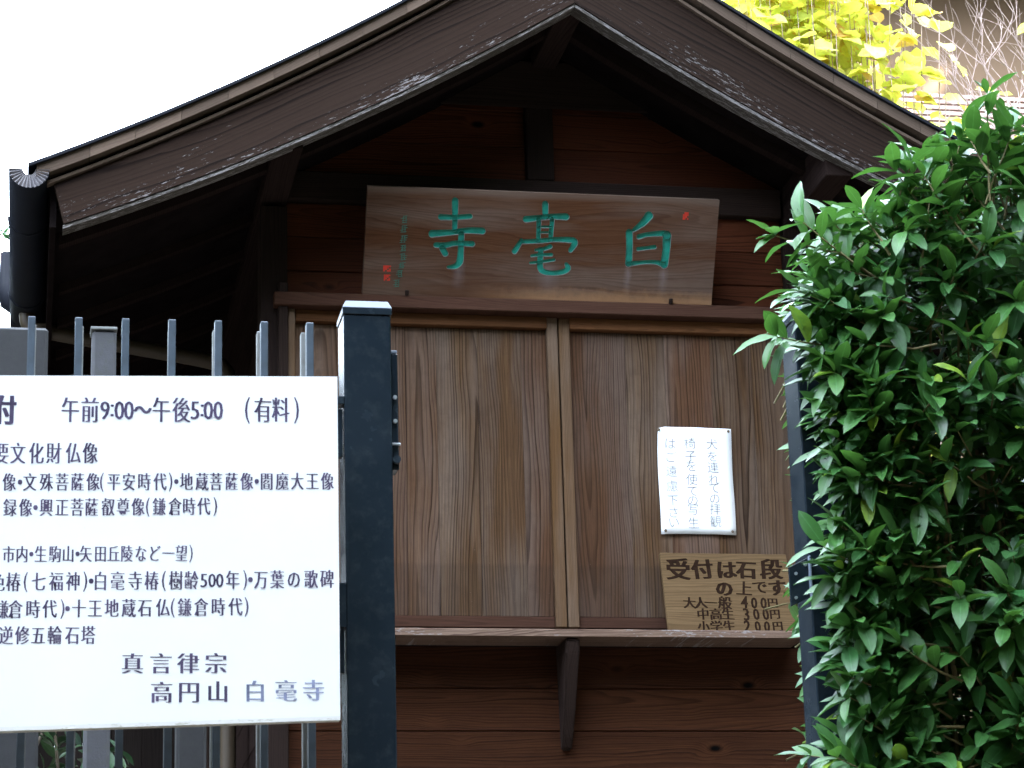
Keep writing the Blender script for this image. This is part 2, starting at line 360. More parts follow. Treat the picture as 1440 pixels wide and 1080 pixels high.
# ================================================================== SETTING
def ground():
    bm = bmesh.new(); xs = [-200, -60, -20]+[-10+i for i in range(26)]+[25, 60, 200]; ys = [-200, -60, -20]+[-8+i for i in range(32)]+[40, 80, 200]
    def h(x, y):
        t = max(0, min(1, (y-1.2)/3.8)); z = 1.75*t*t*(3-2*t)
        t2 = max(0, min(1, (y-7)/2.)); z += .45*t2*t2*(3-2*t2)
        t3 = max(0, min(1, (y-13.2)/1.2)); z += 1.6*t3
        return z+.03*noise.noise(Vector((x*.9, y*.9, 0)))
    g = [[bm.verts.new((x, y, h(x, y))) for x in xs] for y in ys]
    for r0, r1 in zip(g, g[1:]):
        for k in range(len(xs)-1): bm.faces.new((r0[k], r0[k+1], r1[k+1], r1[k]))
    return tag(mesh_ob('ground', bm, M['earth'], smooth=True), kind='structure')
ground()

# ================================================================== RECEPTION HUT
hut = thing('reception_hut', 'small dark wooden reception hut with a curved gable roof and closed brown shutters', 'hut', (2.01, 9.5, 2.2))
RX = 2.01
def prof(d): return 5.779-(.64*d-.067*d*d)          # underside of the bargeboard at distance d from the ridge
def bh(d): return .305-.069*d                        # height of the bargeboard
def deck_z(d): return prof(d)+bh(d)+.035             # underside of the roof edge
def d_at(z):                                         # where the deck underside reaches height z
    lo, hi = 0, 2.0
    for _ in range(30):
        m = (lo+hi)/2
        if deck_z(m) > z: lo = m
        else: hi = m
    return lo
def sweep(side, d0, d1, y0, y1, zlo, zhi, n=28, endcut=0., ridge=0.):
    """bar following the roof curve; zlo/zhi are functions of d; UV in metres along/up"""
    bm = bmesh.new(); uvl = bm.loops.layers.uv.new('UVMap'); cols = []
    for i in range(n+1):
        d = d0+(d1-d0)*i/n
        dl = d-(endcut if i == n else 0)
        x = RX+side*d; xl = RX+side*dl
        c = [(xl, y0, zlo(dl)), (xl, y1, zlo(dl)), (x, y1, zhi(d)), (x, y0, zhi(d))]
        cols.append([bm.verts.new(p) for p in c])
    def face(vs, uvs):
        f = bm.faces.new(vs)
        for l, u in zip(f.loops, uvs): l[uvl].uv = u
    for i in range(n):
        a, b = cols[i], cols[i+1]; u0 = (d0+(d1-d0)*i/n); u1 = d0+(d1-d0)*(i+1)/n; hh = zhi(u0)-zlo(u0); hh1 = zhi(u1)-zlo(u1); t = y1-y0
        order = side > 0
        quads = [((a[0], b[0], b[3], a[3]), ((u0, 0), (u1, 0), (u1, hh1), (u0, hh))),
                 ((a[1], a[2], b[2], b[1]), ((u0, 0), (u0, hh), (u1, hh1), (u1, 0))),
                 ((a[0], a[1], b[1], b[0]), ((u0, -t), (u0, 0), (u1, 0), (u1, -t))),
                 ((a[3], b[3], b[2], a[2]), ((u0, hh), (u1, hh1), (u1, hh1+t), (u0, hh+t)))]
        for vs, us in quads:
            if not order: vs = tuple(reversed(vs)); us = tuple(reversed(us))
            face(vs, us)
    for c, rev in ((cols[0], side < 0), (cols[-1], side > 0)):
        vs = list(c); us = [(0, 0), (.05, 0), (.05, .2), (0, .2)]
        if rev: vs.reverse(); us.reverse()
        face(vs, us)
    bmesh.ops.recalc_face_normals(bm, faces=bm.faces)
    return bm
def swept(name, mat, parent, side, *a, **k):
    bm = sweep(side, *a, **k)
    c = Vector((RX+side*(a[0]+a[1])/2, (a[2]+a[3])/2, 5.3))
    for v in bm.verts: v.co -= c
    return mesh_ob(name, bm, mat, parent, c)

Y0, Y1 = 9.5, 12.4        # front wall face, back of the hut
XL, XR = .85, 3.12
WB = 2.25                 # foot of the walls
# posts
for x0, x1, yy in ((XL, .957, 9.47), (2.99, XR, 9.47)):
    box('corner_post', (x0, x1), (yy, yy+.12), (WB, 5.13), M['beamz'], hut, .004)
for x0, x1 in ((XL, .957), (2.99, XR)):
    box('corner_post', (x0, x1), (Y1-.12, Y1), (WB, 5.13), M['beamz'], hut, .004)
# backing so that no daylight shows between boards
box('inner_wall', (.88, 3.09), (9.56, 9.60), (WB, 5.14), M['deck'], hut, 0)
# front wall boards, below the shelf
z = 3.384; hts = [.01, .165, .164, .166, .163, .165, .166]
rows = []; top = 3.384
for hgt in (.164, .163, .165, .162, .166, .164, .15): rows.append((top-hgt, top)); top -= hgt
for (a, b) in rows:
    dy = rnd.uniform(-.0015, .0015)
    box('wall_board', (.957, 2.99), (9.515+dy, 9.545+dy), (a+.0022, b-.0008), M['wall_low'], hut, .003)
# boards between lintel and tie beam, split by nothing; seen left and right of the plaque
top = 5.164
while top > 4.80:
    b = top; a = max(4.755, top-.1435); top = a
    dy = rnd.uniform(-.0015, .0015)
    box('wall_board', (.957, 2.99), (9.515+dy, 9.545+dy), (a+.002, b-.0008), M['wall'], hut, .003)
# tie beam, king post, gable boards
box('tie_beam', (.957, 2.99), (9.475, 9.56), (5.164, 5.285), M['beam'], hut, .004)
box('king_post', (1.932, 2.043), (9.478, 9.56), (5.287, 6.06), M['beamz'], hut, .004)
a = 5.287
while a < 6.0:
    b = a+.1525; dd = d_at(b-.01)
    for s in (-1, 1):
        x0, x1 = (RX-dd, 1.930) if s < 0 else (2.045, RX+dd)
        x0, x1 = max(x0, XL-.0), min(x1, XR)
        if x1-x0 > .03:
            dy = rnd.uniform(-.0015, .0015)
            def cutend(v, s=s):
                lim = min(d_at(v.z+.004), RX-XL if s < 0 else XR-RX)
                if abs(v.x-RX) > .25 and abs(v.x-(RX+s*lim0)) < .008 or abs(v.x-RX) > lim: v = Vector((RX+s*lim, v.y, v.z))
                return v
            lim0 = abs((x0 if s < 0 else x1)-RX)
            box('gable_board', (x0, x1), (9.515+dy, 9.545+dy), (a+.0008, b-.002), M['wall'], hut, .003, cutend)
    a = b
bm = bmesh.new(); pts = []
for i in range(-10, 11):
    d = abs(i)/10*1.15; pts.append((RX+i/10*1.15, deck_z(d)+.01))
f = [bm.verts.new((x, 9.57, z)) for x, z in [(RX-1.15, 5.14), (RX+1.15, 5.14)]+pts[::-1]]; bm.faces.new(f)
r = bmesh.ops.extrude_face_region(bm, geom=bm.faces[:]); bmesh.ops.translate(bm, vec=(0, .04, 0), verts=[v for v in r['geom'] if isinstance(v, bmesh.types.BMVert)])
bmesh.ops.recalc_face_normals(bm, faces=bm.faces)
for v in bm.verts: v.co -= Vector((RX, 9.58, 5.5))
mesh_ob('gable_backing', bm, M['deck'], hut, (RX, 9.58, 5.5))
# side and back walls: lapped boards
k = 0; a = WB
while a < 5.0:
    b = min(a+.165, 5.12)
    for x0, x1 in ((XL+.03, XL+.06), (XR-.06, XR-.03)):
        box('side_board', (x0, x1), (9.592, Y1-.122), (a+.001, b-.001), M['beamy'], hut, .002)
    box('back_board', (.96, 2.987), (Y1-.05, Y1-.02), (a+.001, b-.001), M['beam'], hut, .002)
    a += .165
# lintel ledge that carries the plaque, header and jambs
box('lintel', (.9, 3.03), (9.414, 9.512), (4.703, 4.757), M['ledge'], hut, .004)
box('door_frame', (.957, .985), (9.455, 9.512), (3.47, 4.7015), M['stile'], hut, .002)
box('frame_upright', (.918, .955), (9.43, 9.468), (3.40, 4.80), M['beamz'], hut, .003)
box('header_rail', (.987, 1.988), (9.466, 9.512), (4.655, 4.7015), M['rail'], hut, .002)
box('header_rail', (2.081, 2.985), (9.466, 9.512), (4.655, 4.7015), M['rail'], hut, .002)
# two shutters: boards, stiles, bottom rail
def shutter(x0, x1, cuts, stile_side, lab):
    p = box('shutter', (x0, x1), (9.522, 9.532), (3.46, 4.654), M['deck'], hut, 0)
    tag(p, lab)
    c = [x0]+cuts+[x1]
    for i in range(len(c)-1):
        dy = rnd.uniform(-.001, .001)
        box('board', (c[i]+.0004, c[i+1]-.0004), (9.498+dy, 9.520+dy), (3.498, 4.652), M['door'], p, .001)
    box('bottom_rail', (x0, x1), (9.489, 9.5205), (3.452, 3.496), M['ledge'], p, .002)
    sx = (x1, x1+.044) if stile_side > 0 else (x0-.044, x0)
    box('stile', (sx[0]+.0006, sx[1]-.0006), (9.474, 9.520), (3.452, 4.7015), M['stile'], p, .0025)
shutter(.987, 1.988, [1.19, 1.42, 1.545, 1.71, 1.885], 1, 'left sliding shutter of vertical boards')
shutter(2.081, 2.968, [2.31, 2.47, 2.66, 2.83], -1, 'right sliding shutter of vertical boards with a paper notice pinned on it')
box('door_frame', (2.97, 2.988), (9.455, 9.512), (3.47, 4.654), M['rail'], hut, .002)
# shelf and bracket
def wav(v):
    if v.y < 9.32: v = v+Vector((0, .004*noise.noise(Vector((v.x*7, 0, v.z*9))), 0))
    return v
bm = bmesh.new(); x0s, x1s, nx = .90, 2.93, 80; ring = []
for i in range(nx+1):
    x = x0s+(x1s-x0s)*i/nx; e = .003*noise.noise(Vector((x*14, 1, 0)))+.0015*noise.noise(Vector((x*60, 2, 0)))
    ring.append([bm.verts.new(Vector((x, y, z))-Vector((1.915, 9.4, 3.4))) for y, z in
                 ((9.30+e, 3.384+e*.4), (9.514, 3.386), (9.514, 3.412), (9.304+e, 3.412), (9.2995+e, 3.4085))])
for a, b in zip(ring, ring[1:]):
    for k in range(5): bm.faces.new((a[k], b[k], b[(k+1) % 5], a[(k+1) % 5]))
bm.faces.new(list(reversed(ring[0]))); bm.faces.new(ring[-1]); bmesh.ops.recalc_face_normals(bm, faces=bm.faces)
mesh_ob('shelf', bm, M['shelf'], hut, (1.915, 9.4, 3.4))
def bracket(xc, name='shelf_bracket'):
    pts = [(9.312, 3.372), (9.325, 3.325), (9.36, 3.24), (9.41, 3.12), (9.455, 3.03), (9.485, 2.985), (9.512, 2.98), (9.512, 3.06), (9.512, 3.382), (9.32, 3.382)]
    bm = bmesh.new()
    def sec(x, t): return [bm.verts.new((x*(1. if z > 3.3 else .72+.28*(z-2.98)/.35), y-9.42, z-3.2)) for y, z in pts]
    a = sec(-.027, 0); b = sec(.027, 0)
    bm.faces.new(list(reversed(a))); bm.faces.new(b)
    for k in range(len(pts)): bm.faces.new((a[k], a[(k+1) % len(pts)], b[(k+1) % len(pts)], b[k]))
    bmesh.ops.recalc_face_normals(bm, faces=bm.faces)
    bmesh.ops.bevel(bm, geom=list(bm.edges), offset=.006, segments=2, affect='EDGES', clamp_overlap=True)
    return mesh_ob(name, bm, M['beamz'], hut, (xc, 9.42, 3.2))
bracket(2.017)

# roof
for s in (-1, 1):
    swept('roof_deck', M['deck'], hut, s, 0, 2.03, 8.87, 12.6, deck_z, lambda d: deck_z(d)+.045)
    swept('roof_sheet', M['copper'], hut, s, 0, 2.06, 8.785, 12.62, lambda d: deck_z(d)+.0475, lambda d: deck_z(d)+.060)
    b = swept('bargeboard', M['barge'], hut, s, 0.0008, 1.965, 8.85, 8.888, lambda d: prof(d)+.004, lambda d: prof(d)+bh(d), endcut=.04)
    swept('bargeboard_lip', M['lip'], hut, s, 0.0012, 1.93, 8.856, 8.93, lambda d: prof(d)-.012, lambda d: prof(d)+.002)
    swept('bargeboard_cap', M['beam'] if 0 else M['edge'], hut, s, 0.001, 1.99, 8.832, 8.868, lambda d: prof(d)+bh(d)+.003, lambda d: prof(d)+bh(d)+.016)
    # the roof edge: short boards butted end to end
    n = 12; d0 = .001
    for i in range(n):
        d1 = min(2.03, d0+.168*(1+rnd.uniform(-.03, .03))) if i < n-1 else 2.03
        j = rnd.uniform(-.0012, .0012)
        swept('edge_board', M['edge'], hut, s, d0+.0008, d1-.0008, 8.80+j, 8.866+j, lambda d: deck_z(d)+.001, lambda d: deck_z(d)+.0465, n=3)
        d0 = d1
    swept('soffit', M['deck'], hut, s, .02, 1.955, 8.935, 12.55, lambda d: prof(d)+.085, lambda d: prof(d)+.10)
    swept('verge_rafter', M['beamy'], hut, s, .02, 1.94, 9.16, 9.21, lambda d: prof(d)+.035, lambda d: prof(d)+.0845)
    # rafters under the deck
    for y in ( 9.8, 10.25, 10.7, 11.15, 11.6, 12.05, 12.45):
        swept('rafter', M['beamy'], hut, s, .05, 1.93, y-.022, y+.022, lambda d: prof(d)+.05, lambda d: prof(d)+.0845, n=14)
    # purlin on the wall head, its end reaching the bargeboard
    xc = .905 if s < 0 else 3.055
    box('purlin', (xc-.055, xc+.055), (8.905, 12.5), (5.133 if s > 0 else 5.150, 5.31), M['beamy'], hut, .004)
box('dark_gable_board', (RX-.43, RX+.43), (9.462, 9.476), (5.597, 5.80), M['beam'], hut, .003, lambda v: Vector((RX+max(-1, min(1, (v.x-RX)/.43))*(.43 if v.z < 5.7 else .10), v.y, v.z)))  # dark board added to keep the gable top near black
box('ridge_purlin', (RX-.05, RX+.05), (8.94, 12.5), (5.77, 5.90), M['beamy'], hut, .004)
cyl('ridge_cap', (RX, 8.78, 6.165), (RX, 12.63, 6.165), .05, M['copper'], hut, 14)
# eaves gutters with pleated ends
def gutter(xc, zc, side):
    r = .073; y0, y1 = 8.80, 12.6; bm = bmesh.new(); n = 14
    rings = []
    for y in (y0, y1):
        rings.append([[bm.verts.new((q*math.cos(a), y-10.7, q*math.sin(a))) for a in [math.pi+math.pi*k/n for k in range(n+1)]] for q in (r, r-.003)])
    for k in range(n):
        bm.faces.new((rings[0][0][k], rings[0][0][k+1], rings[1][0][k+1], rings[1][0][k]))
        bm.faces.new((rings[0][1][k], rings[1][1][k], rings[1][1][k+1], rings[0][1][k+1]))
        for e in (0, 1): bm.faces.new((rings[e][0][k], rings[e][0][k+1], rings[e][1][k+1], rings[e][1][k]))
    bmesh.ops.recalc_face_normals(bm, faces=bm.faces)
    g = mesh_ob('gutter', bm, M['copper'], hut, (xc, 10.7, zc), True)
    for yy in (y0+.001, y1-.01):
        bm = bmesh.new(); m = 30
        inner = []; outer = []
        for k in range(m+1):
            a = math.pi+math.pi*k/m; q = .006 if k % 2 else -.006
            inner.append(bm.verts.new((.022*math.cos(a), q*.3, .022*math.sin(a)))); outer.append(bm.verts.new(((r-.0005)*math.cos(a), q, (r-.0005)*math.sin(a))))
        for k in range(m): bm.faces.new((inner[k], inner[k+1], outer[k+1], outer[k]))
        mesh_ob('pleated_end', bm, M['pleat'], g, (xc, yy, zc))
    for yy in (9.3, 10.2, 11.1, 12.0):
        bm = bmesh.new(); pts = [(-.0745, -.005), (-.069, -.032), (-.045, -.062), (0, -.0765), (.045, -.062), (.069, -.032), (.0745, -.005)]
        tube_bm([(x, 0, z) for x, z in pts], .006, 6, bm); mesh_ob('bracket', bm, M['copper'], g, (xc, yy, zc))
gutter(-.045, 4.985, -1); gutter(4.065, 4.985, 1)
# soffit fascia behind the gutter
for s in (-1, 1): box('eave_fascia', (RX+s*1.965-.012, RX+s*1.965+.012), (8.90, 12.58), (4.80, 4.985), M['deck'], hut, .002)
# rain pipe from the gutter to the wall and down
def bez(pts, n=8):
    out = []
    for i in range(len(pts)-1):
        p0 = Vector(pts[max(i-1, 0)]); p1 = Vector(pts[i]); p2 = Vector(pts[i+1]); p3 = Vector(pts[min(i+2, len(pts)-1)])
        for k in range(n):
            t = k/n; out.append(.5*((2*p1)+(-p0+p2)*t+(2*p0-5*p1+4*p2-p3)*t*t+(-p0+3*p1-3*p2+p3)*t**3))
    return out+[Vector(pts[-1])]
pp = bez([(-.045, 10.3, 4.92), (-.03, 10.3, 4.865), (.06, 10.3, 4.84), (.40, 10.3, 4.785), (.70, 10.3, 4.735), (.775, 10.3, 4.70), (.795, 10.3, 4.62), (.795, 10.3, 4.4), (.795, 10.3, 3.2), (.795, 10.3, 2.3)], 7)
c0 = Vector((.6, 10.3, 4.3)); mesh_ob('rain_pipe', tube_bm([p-c0 for p in pp], .033, 14), M['pipe'], hut, c0, True)
# hopper on the outer side of the gutter
bm = bmesh.new(); tube_bm([(0, 0, .20), (0, 0, .06), (.004, 0, .05), (.02, 0, -.02), (.05, 0, -.06), (.05, 0, -.12)], [.030, .034, .046, .046, .03, .03], 12, bm)
mesh_ob('gutter_hopper', bm, M['copper'], hut, (-.135, 10.5, 5.05), True)

# ================================================================== PLAQUE
CARVED = [[[(-359.6,381.6,13.0),(-356.0,319.4,11.4),(-354.7,268.7,9.9)],[(-411.7,315.6,11.8),(-360.8,315.8,9.5),(-296.7,322.3,10.2)],[(-443.4,248.5,14.2),(-357.5,257.8,10.2),(-303.6,266.5,11.0),(-244.0,266.7,13.0)],[(-425.7,204.5,9.9),(-388.4,204.8,10.8),(-348.1,214.1,9.9),(-281.7,213.7,11.0)],[(-400.7,194.2,11.8),(-386.5,172.0,11.8)],[(-327.3,252.8,11.8),(-325.8,181.6,12.2),(-327.6,142.4,13.8),(-342.9,123.9,11.0),(-373.2,118.1,5.1)]],[[(-0.7,382.0,12.6),(3.3,332.9,11.4)],[(-73.8,319.2,12.6),(-21.1,326.9,10.2),(30.0,334.0,10.2),(86.7,335.4,13.0)],[(-22.5,321.8,9.1),(-18.9,240.2,9.1)],[(31.4,323.8,9.1),(29.9,242.0,9.1)],[(-18.8,291.3,3.9),(29.3,293.1,3.9)],[(-17.3,269.2,3.9),(27.3,270.9,3.9)],[(-111.2,190.9,11.0),(-86.5,233.7,8.7)],[(-83.5,229.4,7.9),(-15.1,235.2,9.1),(53.2,243.5,9.1),(118.9,242.5,11.8),(127.5,228.4,12.2),(113.0,202.2,8.7)],[(-26.5,198.3,5.5),(4.2,203.5,7.1),(31.0,214.7,8.3)],[(-42.2,175.2,5.1),(-11.5,179.7,5.9),(38.3,182.5,6.3)],[(-45.5,146.4,4.3),(-9.6,151.0,5.5),(50.0,162.4,5.5)],[(-5.9,199.7,11.0),(-5.1,134.8,11.8),(10.0,114.0,11.0),(48.4,108.5,9.1),(89.4,115.7,10.2),(108.5,130.1,11.4),(99.4,146.9,7.1)]],[[(420.4,351.6,17.5),(397.0,320.6,13.1),(362.1,291.5,6.6)],[(345.7,282.4,13.8),(350.7,227.1,13.1),(352.5,157.3,13.8)],[(386.5,266.4,10.2),(419.6,276.5,8.7),(483.6,283.3,11.3),(502.0,276.3,16.0)],[(500.3,276.9,17.1),(501.6,216.6,15.3),(498.0,157.5,15.3)],[(386.8,217.3,7.6),(420.3,222.6,6.6),(453.9,227.6,8.0)],[(352.6,155.7,10.2),(411.7,164.7,6.6),(463.3,166.8,8.0),(496.4,157.5,12.7)]]]
def capsule_poly(bm, pts, y0, y1, sub=5):
    """a brush stroke: swept discs hull as an extruded outline"""
    P = [Vector((a, b)) for a, b, _ in pts]; W = [q for _, _, q in pts]
    # resample
    Q = []; R = []
    if len(P) > 2:
        for i in range(len(P)-1):
            p0 = P[max(i-1, 0)]; p1 = P[i]; p2 = P[i+1]; p3 = P[min(i+2, len(P)-1)]
            sharp = False
            for k in range(sub):
                t = k/sub; Q.append(.5*((2*p1)+(-p0+p2)*t+(2*p0-5*p1+4*p2-p3)*t*t+(-p0+3*p1-3*p2+p3)*t**3)); R.append(W[i]+(W[i+1]-W[i])*t)
        Q.append(P[-1]); R.append(W[-1])
    else:
        for k in range(sub+1): t = k/sub; Q.append(P[0].lerp(P[1], t)); R.append(W[0]+(W[1]-W[0])*t)
    L, Rr = [], []
    n = len(Q)
    for i in range(n):
        t = (Q[min(i+1, n-1)]-Q[max(i-1, 0)]).normalized(); nn = Vector((-t.y, t.x))
        L.append(Q[i]+nn*R[i]); Rr.append(Q[i]-nn*R[i])
    t0 = (Q[0]-Q[1]).normalized(); t1 = (Q[-1]-Q[-2]).normalized()
    def arc(c, t, r):
        a0 = math.atan2(t.y, t.x); return [c+Vector((math.cos(a0+a), math.sin(a0+a)))*r for a in (1.1, .55, 0, -.55, -1.1)]
    out = L+arc(Q[-1], t1, R[-1])+Rr[::-1]+arc(Q[0], t0, R[0])
    a = [bm.verts.new((p.x/1000, y0, p.y/1000)) for p in out]; b = [bm.verts.new((p.x/1000, y1, p.y/1000)) for p in out]
    try:
        bm.faces.new(a); bm.faces.new(list(reversed(b)))
        for k in range(len(out)): bm.faces.new((a[k], b[k], b[(k+1) % len(out)], a[(k+1) % len(out)]))
    except ValueError: pass
def plaque():
    o = thing('temple_plaque', 'long wooden plaque with three large carved green characters above the shutters', 'plaque', (1.95, 9.42, 4.758))
    ang = math.atan2(.2, .375); o.rotation_euler = (ang, 0, 0)
    def add(name, bm, mat, smooth=False):
        c = mesh_ob(name, bm, mat, None, (0, 0, 0), smooth); c.parent = o; c.location = (0, 0, 0); return c
    hw, ht, th = .705, .425, .028
    b = bmesh.new(); bmesh.ops.create_cube(b, size=1)
    for v in b.verts: v.co = Vector((v.co.x*hw*2, v.co.y*th+th/2, v.co.z*ht+ht/2))
    board = add('board', b, [M['plaque'], M['carve']])
    board.data.transform(Matrix.Identity(4))
    cut = bmesh.new()
    for chs in CARVED:
        for k, st in enumerate(chs): capsule_poly(cut, st, -.004-.0003*k, .0075-.00035*k)
    bmesh.ops.recalc_face_normals(cut, faces=cut.faces)
    cm = bpy.data.meshes.new('cut'); cut.to_mesh(cm); cut.free(); cm.materials.append(M['carve'])
    co = bpy.data.objects.new('cut', cm); COL.objects.link(co); 
    co.parent = o; 
    md = board.modifiers.new('b', 'BOOLEAN'); md.operation = 'DIFFERENCE'; md.object = co; md.solver = 'EXACT'; md.use_self = True
    bpy.context.view_layer.update()
    me = bpy.data.meshes.new_from_object(board.evaluated_get(bpy.context.evaluated_depsgraph_get()))
    board.modifiers.clear(); board.data = me; bpy.data.objects.remove(co)
    me.materials.clear(); me.materials.append(M['plaque']); 
    # the lacquered recess becomes a part of its own
    def rec(p):
        c = p.calc_center_median() if hasattr(p, 'calc_center_median') else p.center
        return abs(c.x) < hw-.02 and .03 < c.z < ht-.015 and .0005 < c.y < .012
    b1 = bmesh.new(); b1.from_mesh(me); b2 = b1.copy()
    bmesh.ops.delete(b1, geom=[f for f in b1.faces if rec(f)], context='FACES')
    bmesh.ops.delete(b2, geom=[f for f in b2.faces if not rec(f)], context='FACES')
    print('PLAQUE faces', len(b1.faces), len(b2.faces))
    b1.to_mesh(me); b1.free(); 
    for p in me.polygons: p.material_index = 0
    # split characters by position: three parts
    for lo, hi in ((-.6, -.18), (-.18, .2), (.2, .62)):
        b3 = b2.copy(); bmesh.ops.delete(b3, geom=[f for f in b3.faces if not lo < f.calc_center_median().x <= hi], context='FACES')
        for f in b3.faces: f.material_index = 0
        add('carved_character', b3, M['carve'])
    b2.free()
    # thin pale rim round the cuts: edge wear, with recess shading painted in
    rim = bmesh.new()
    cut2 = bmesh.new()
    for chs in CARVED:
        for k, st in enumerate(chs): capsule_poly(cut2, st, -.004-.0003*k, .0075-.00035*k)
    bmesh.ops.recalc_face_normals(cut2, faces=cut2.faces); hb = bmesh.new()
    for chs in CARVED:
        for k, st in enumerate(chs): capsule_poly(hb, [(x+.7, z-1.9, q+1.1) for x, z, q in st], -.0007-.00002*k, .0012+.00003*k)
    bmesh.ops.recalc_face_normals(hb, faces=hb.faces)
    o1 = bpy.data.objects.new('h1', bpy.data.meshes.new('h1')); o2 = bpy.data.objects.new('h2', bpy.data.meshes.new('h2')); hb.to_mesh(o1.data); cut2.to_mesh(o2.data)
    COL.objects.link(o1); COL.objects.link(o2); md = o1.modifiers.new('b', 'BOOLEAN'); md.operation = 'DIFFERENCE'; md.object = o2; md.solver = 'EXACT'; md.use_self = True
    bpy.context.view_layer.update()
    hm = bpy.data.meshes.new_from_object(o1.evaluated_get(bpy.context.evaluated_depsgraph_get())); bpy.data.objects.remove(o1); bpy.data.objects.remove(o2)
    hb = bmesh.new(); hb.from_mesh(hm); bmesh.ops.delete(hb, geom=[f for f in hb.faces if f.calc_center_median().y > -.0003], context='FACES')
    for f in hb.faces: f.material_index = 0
    print('HALO', len(hb.faces)); add('worn_lit_rim', hb, M['halo'])
    # seals and signature
    for x0, x1, z0, z1 in ((.560, .583, .341, .371), (-.628, -.598, .092, .116), (-.624, -.599, .056, .080)):
        s = bmesh.new(); nn = 4
        for i in range(nn):
            for j in range(nn):
                if (i*7+j*3+int(x0*100)) % 5 == 0: continue
                bx = x0+(x1-x0)*i/nn; bz = z0+(z1-z0)*j/nn
                f = [s.verts.new((bx+a*(x1-x0)/nn*.96, -.0006, bz+c*(z1-z0)/nn*.96)) for a, c in ((0, 0), (1, 0), (1, 1), (0, 1))]; s.faces.new(f)
        add('red_seal', s, M['red'])
    rim.free()
    s = bmesh.new(); rr = random.Random(3)
    sg = [(-.554, .300, .032), (-.556, .262, .030), (-.555, .222, .032), (-.552, .186, .026), (-.553, .152, .028), (-.556, .118, .026), (-.561, .085, .028), (-.570, .046, .032)]
    for k, (cx, cz, h) in enumerate(sg):
        for q in range(6):
            horiz = q < 4; ln = h*rr.uniform(.45, .85); x = cx+rr.uniform(-.004, .004); z = cz+(q/3-.5)*h*.8 if horiz else cz
            if horiz: st = [(1000*(x-ln/2), 1000*(z-.001), 1.1), (1000*(x+ln/2), 1000*(z+.002), 1.2)]
            else: st = [(1000*(cx+(q-4.5)*.009), 1000*(cz+h*.42), 1.2), (1000*(cx+(q-4.5)*.013), 1000*(cz-h*.42), 1.0)]
            capsule_poly(s, st, -.0010-.0001*q, -.0005)
    add('signature_column', s, M['sig'])
    for x in (-.53, .535):
        b = box_bm(.014, .012, .022, .002); c = add('wooden_peg', b, M['beamz']); c.location = (x, -.006, .0115)
    return o
plaque()

# ================================================================== PAPER NOTICE
def notice():
    o = thing('paper_notice', 'white handwritten paper notice pinned by four tacks to the right shutter', 'notice', (2.575, 9.49, 3.828))
    bm = bmesh.new(); nx, nz = 10, 14; x0, x1, z0, z1 = 2.4225, 2.7265, 3.828, 4.262; uv = bm.loops.layers.uv.new('UVMap')
    def P(i, j):
        u = i/nx; t = j/nz; x = x0+(x1-x0)*u; z = z0+(z1-z0)*t
        y = 9.4865-.004*math.sin(math.pi*u)*math.sin(math.pi*t)*1.2-.0025*math.sin(u*9+t*4)*math.sin(math.pi*u)
        if t > .8 and u < .35: y -= .012*((t-.8)/.2)*((.35-u)/.35)
        x += (.0015 if u in (0, 1) else 0)*math.sin(t*8); z += .003*math.sin(u*3.1) if j in (0, nz) else 0
        if i == 0 and j == nz: z -= .006; x += .004
        return Vector((x, y, z))
    g = [[bm.verts.new(P(i, j)-Vector((2.575, 9.49, 4.04))) for i in range(nx+1)] for j in range(nz+1)]
    for j in range(nz):
        for i in range(nx): bm.faces.new((g[j][i], g[j][i+1], g[j+1][i+1], g[j+1][i]))
    r = bmesh.ops.extrude_face_region(bm, geom=bm.faces[:]); bmesh.ops.translate(bm, vec=(0, .0006, 0), verts=[v for v in r['geom'] if isinstance(v, bmesh.types.BMVert)])
    bmesh.ops.recalc_face_normals(bm, faces=bm.faces)
    mesh_ob('paper', bm, M['paper'], o, (2.575, 9.49, 4.04), True)
    NOTE = [('犬', 2646, 4196), ('を', 2645, 4146), ('連', 2645, 4100), ('れ', 2645, 4051), ('て', 2645, 4016), ('の', 2645, 3973), ('拝', 2645, 3930), ('観', 2645, 3881), ('椅', 2555, 4197), ('子', 2555, 4145), ('を', 2556, 4104), ('使', 2556, 4049), ('て', 2556, 4003), ('の', 2556, 3965), ('写', 2556, 3928), ('生', 2556, 3874), ('は', 2474, 4195), ('ご', 2474, 4140), ('遠', 2475, 4082), ('慮', 2475, 4022), ('下', 2475, 3964), ('さ', 2475, 3915), ('い', 2475, 3875), ('。', 2484, 3850)]
    t = bmesh.new(); rr = random.Random(5)
    def ysurf(x, z):
        u = (x-x0)/(x1-x0); v = (z-z0)/(z1-z0); y = 9.4865-.0048*math.sin(math.pi*u)*math.sin(math.pi*v)-.0025*math.sin(u*9+v*4)*math.sin(math.pi*u)
        if v > .8 and u < .35: y -= .012*((v-.8)/.2)*((.35-u)/.35)
        return y
    for ch, x, z in NOTE:
        b0 = len(t.verts); add_glyph(t, ch, x/1000, z/1000, .046 if ch != '。' else .012, .046 if ch != '。' else .012, -.014, rr.uniform(-.06, .06), y=0)
        t.verts.ensure_lookup_table()
        for v in t.verts[b0:]: v.co.y = ysurf(v.co.x, v.co.z)-.0012
    for v in t.verts: v.co -= Vector((2.575, 9.48, 4.04))
    mesh_ob('handwriting', t, M['pencil'], o, (2.575, 9.48, 4.04))
    for x, z in ((2.429, 4.250), (2.716, 4.252), (2.440, 3.842), (2.712, 3.842)):
        b = bmesh.new(); bmesh.ops.create_uvsphere(b, u_segments=10, v_segments=6, radius=.006)
        for v in b.verts: v.co.y *= .5
        mesh_ob('tack', b, M['bark'], o, (x, ysurf(x, z)-.0025, z), True)
notice()

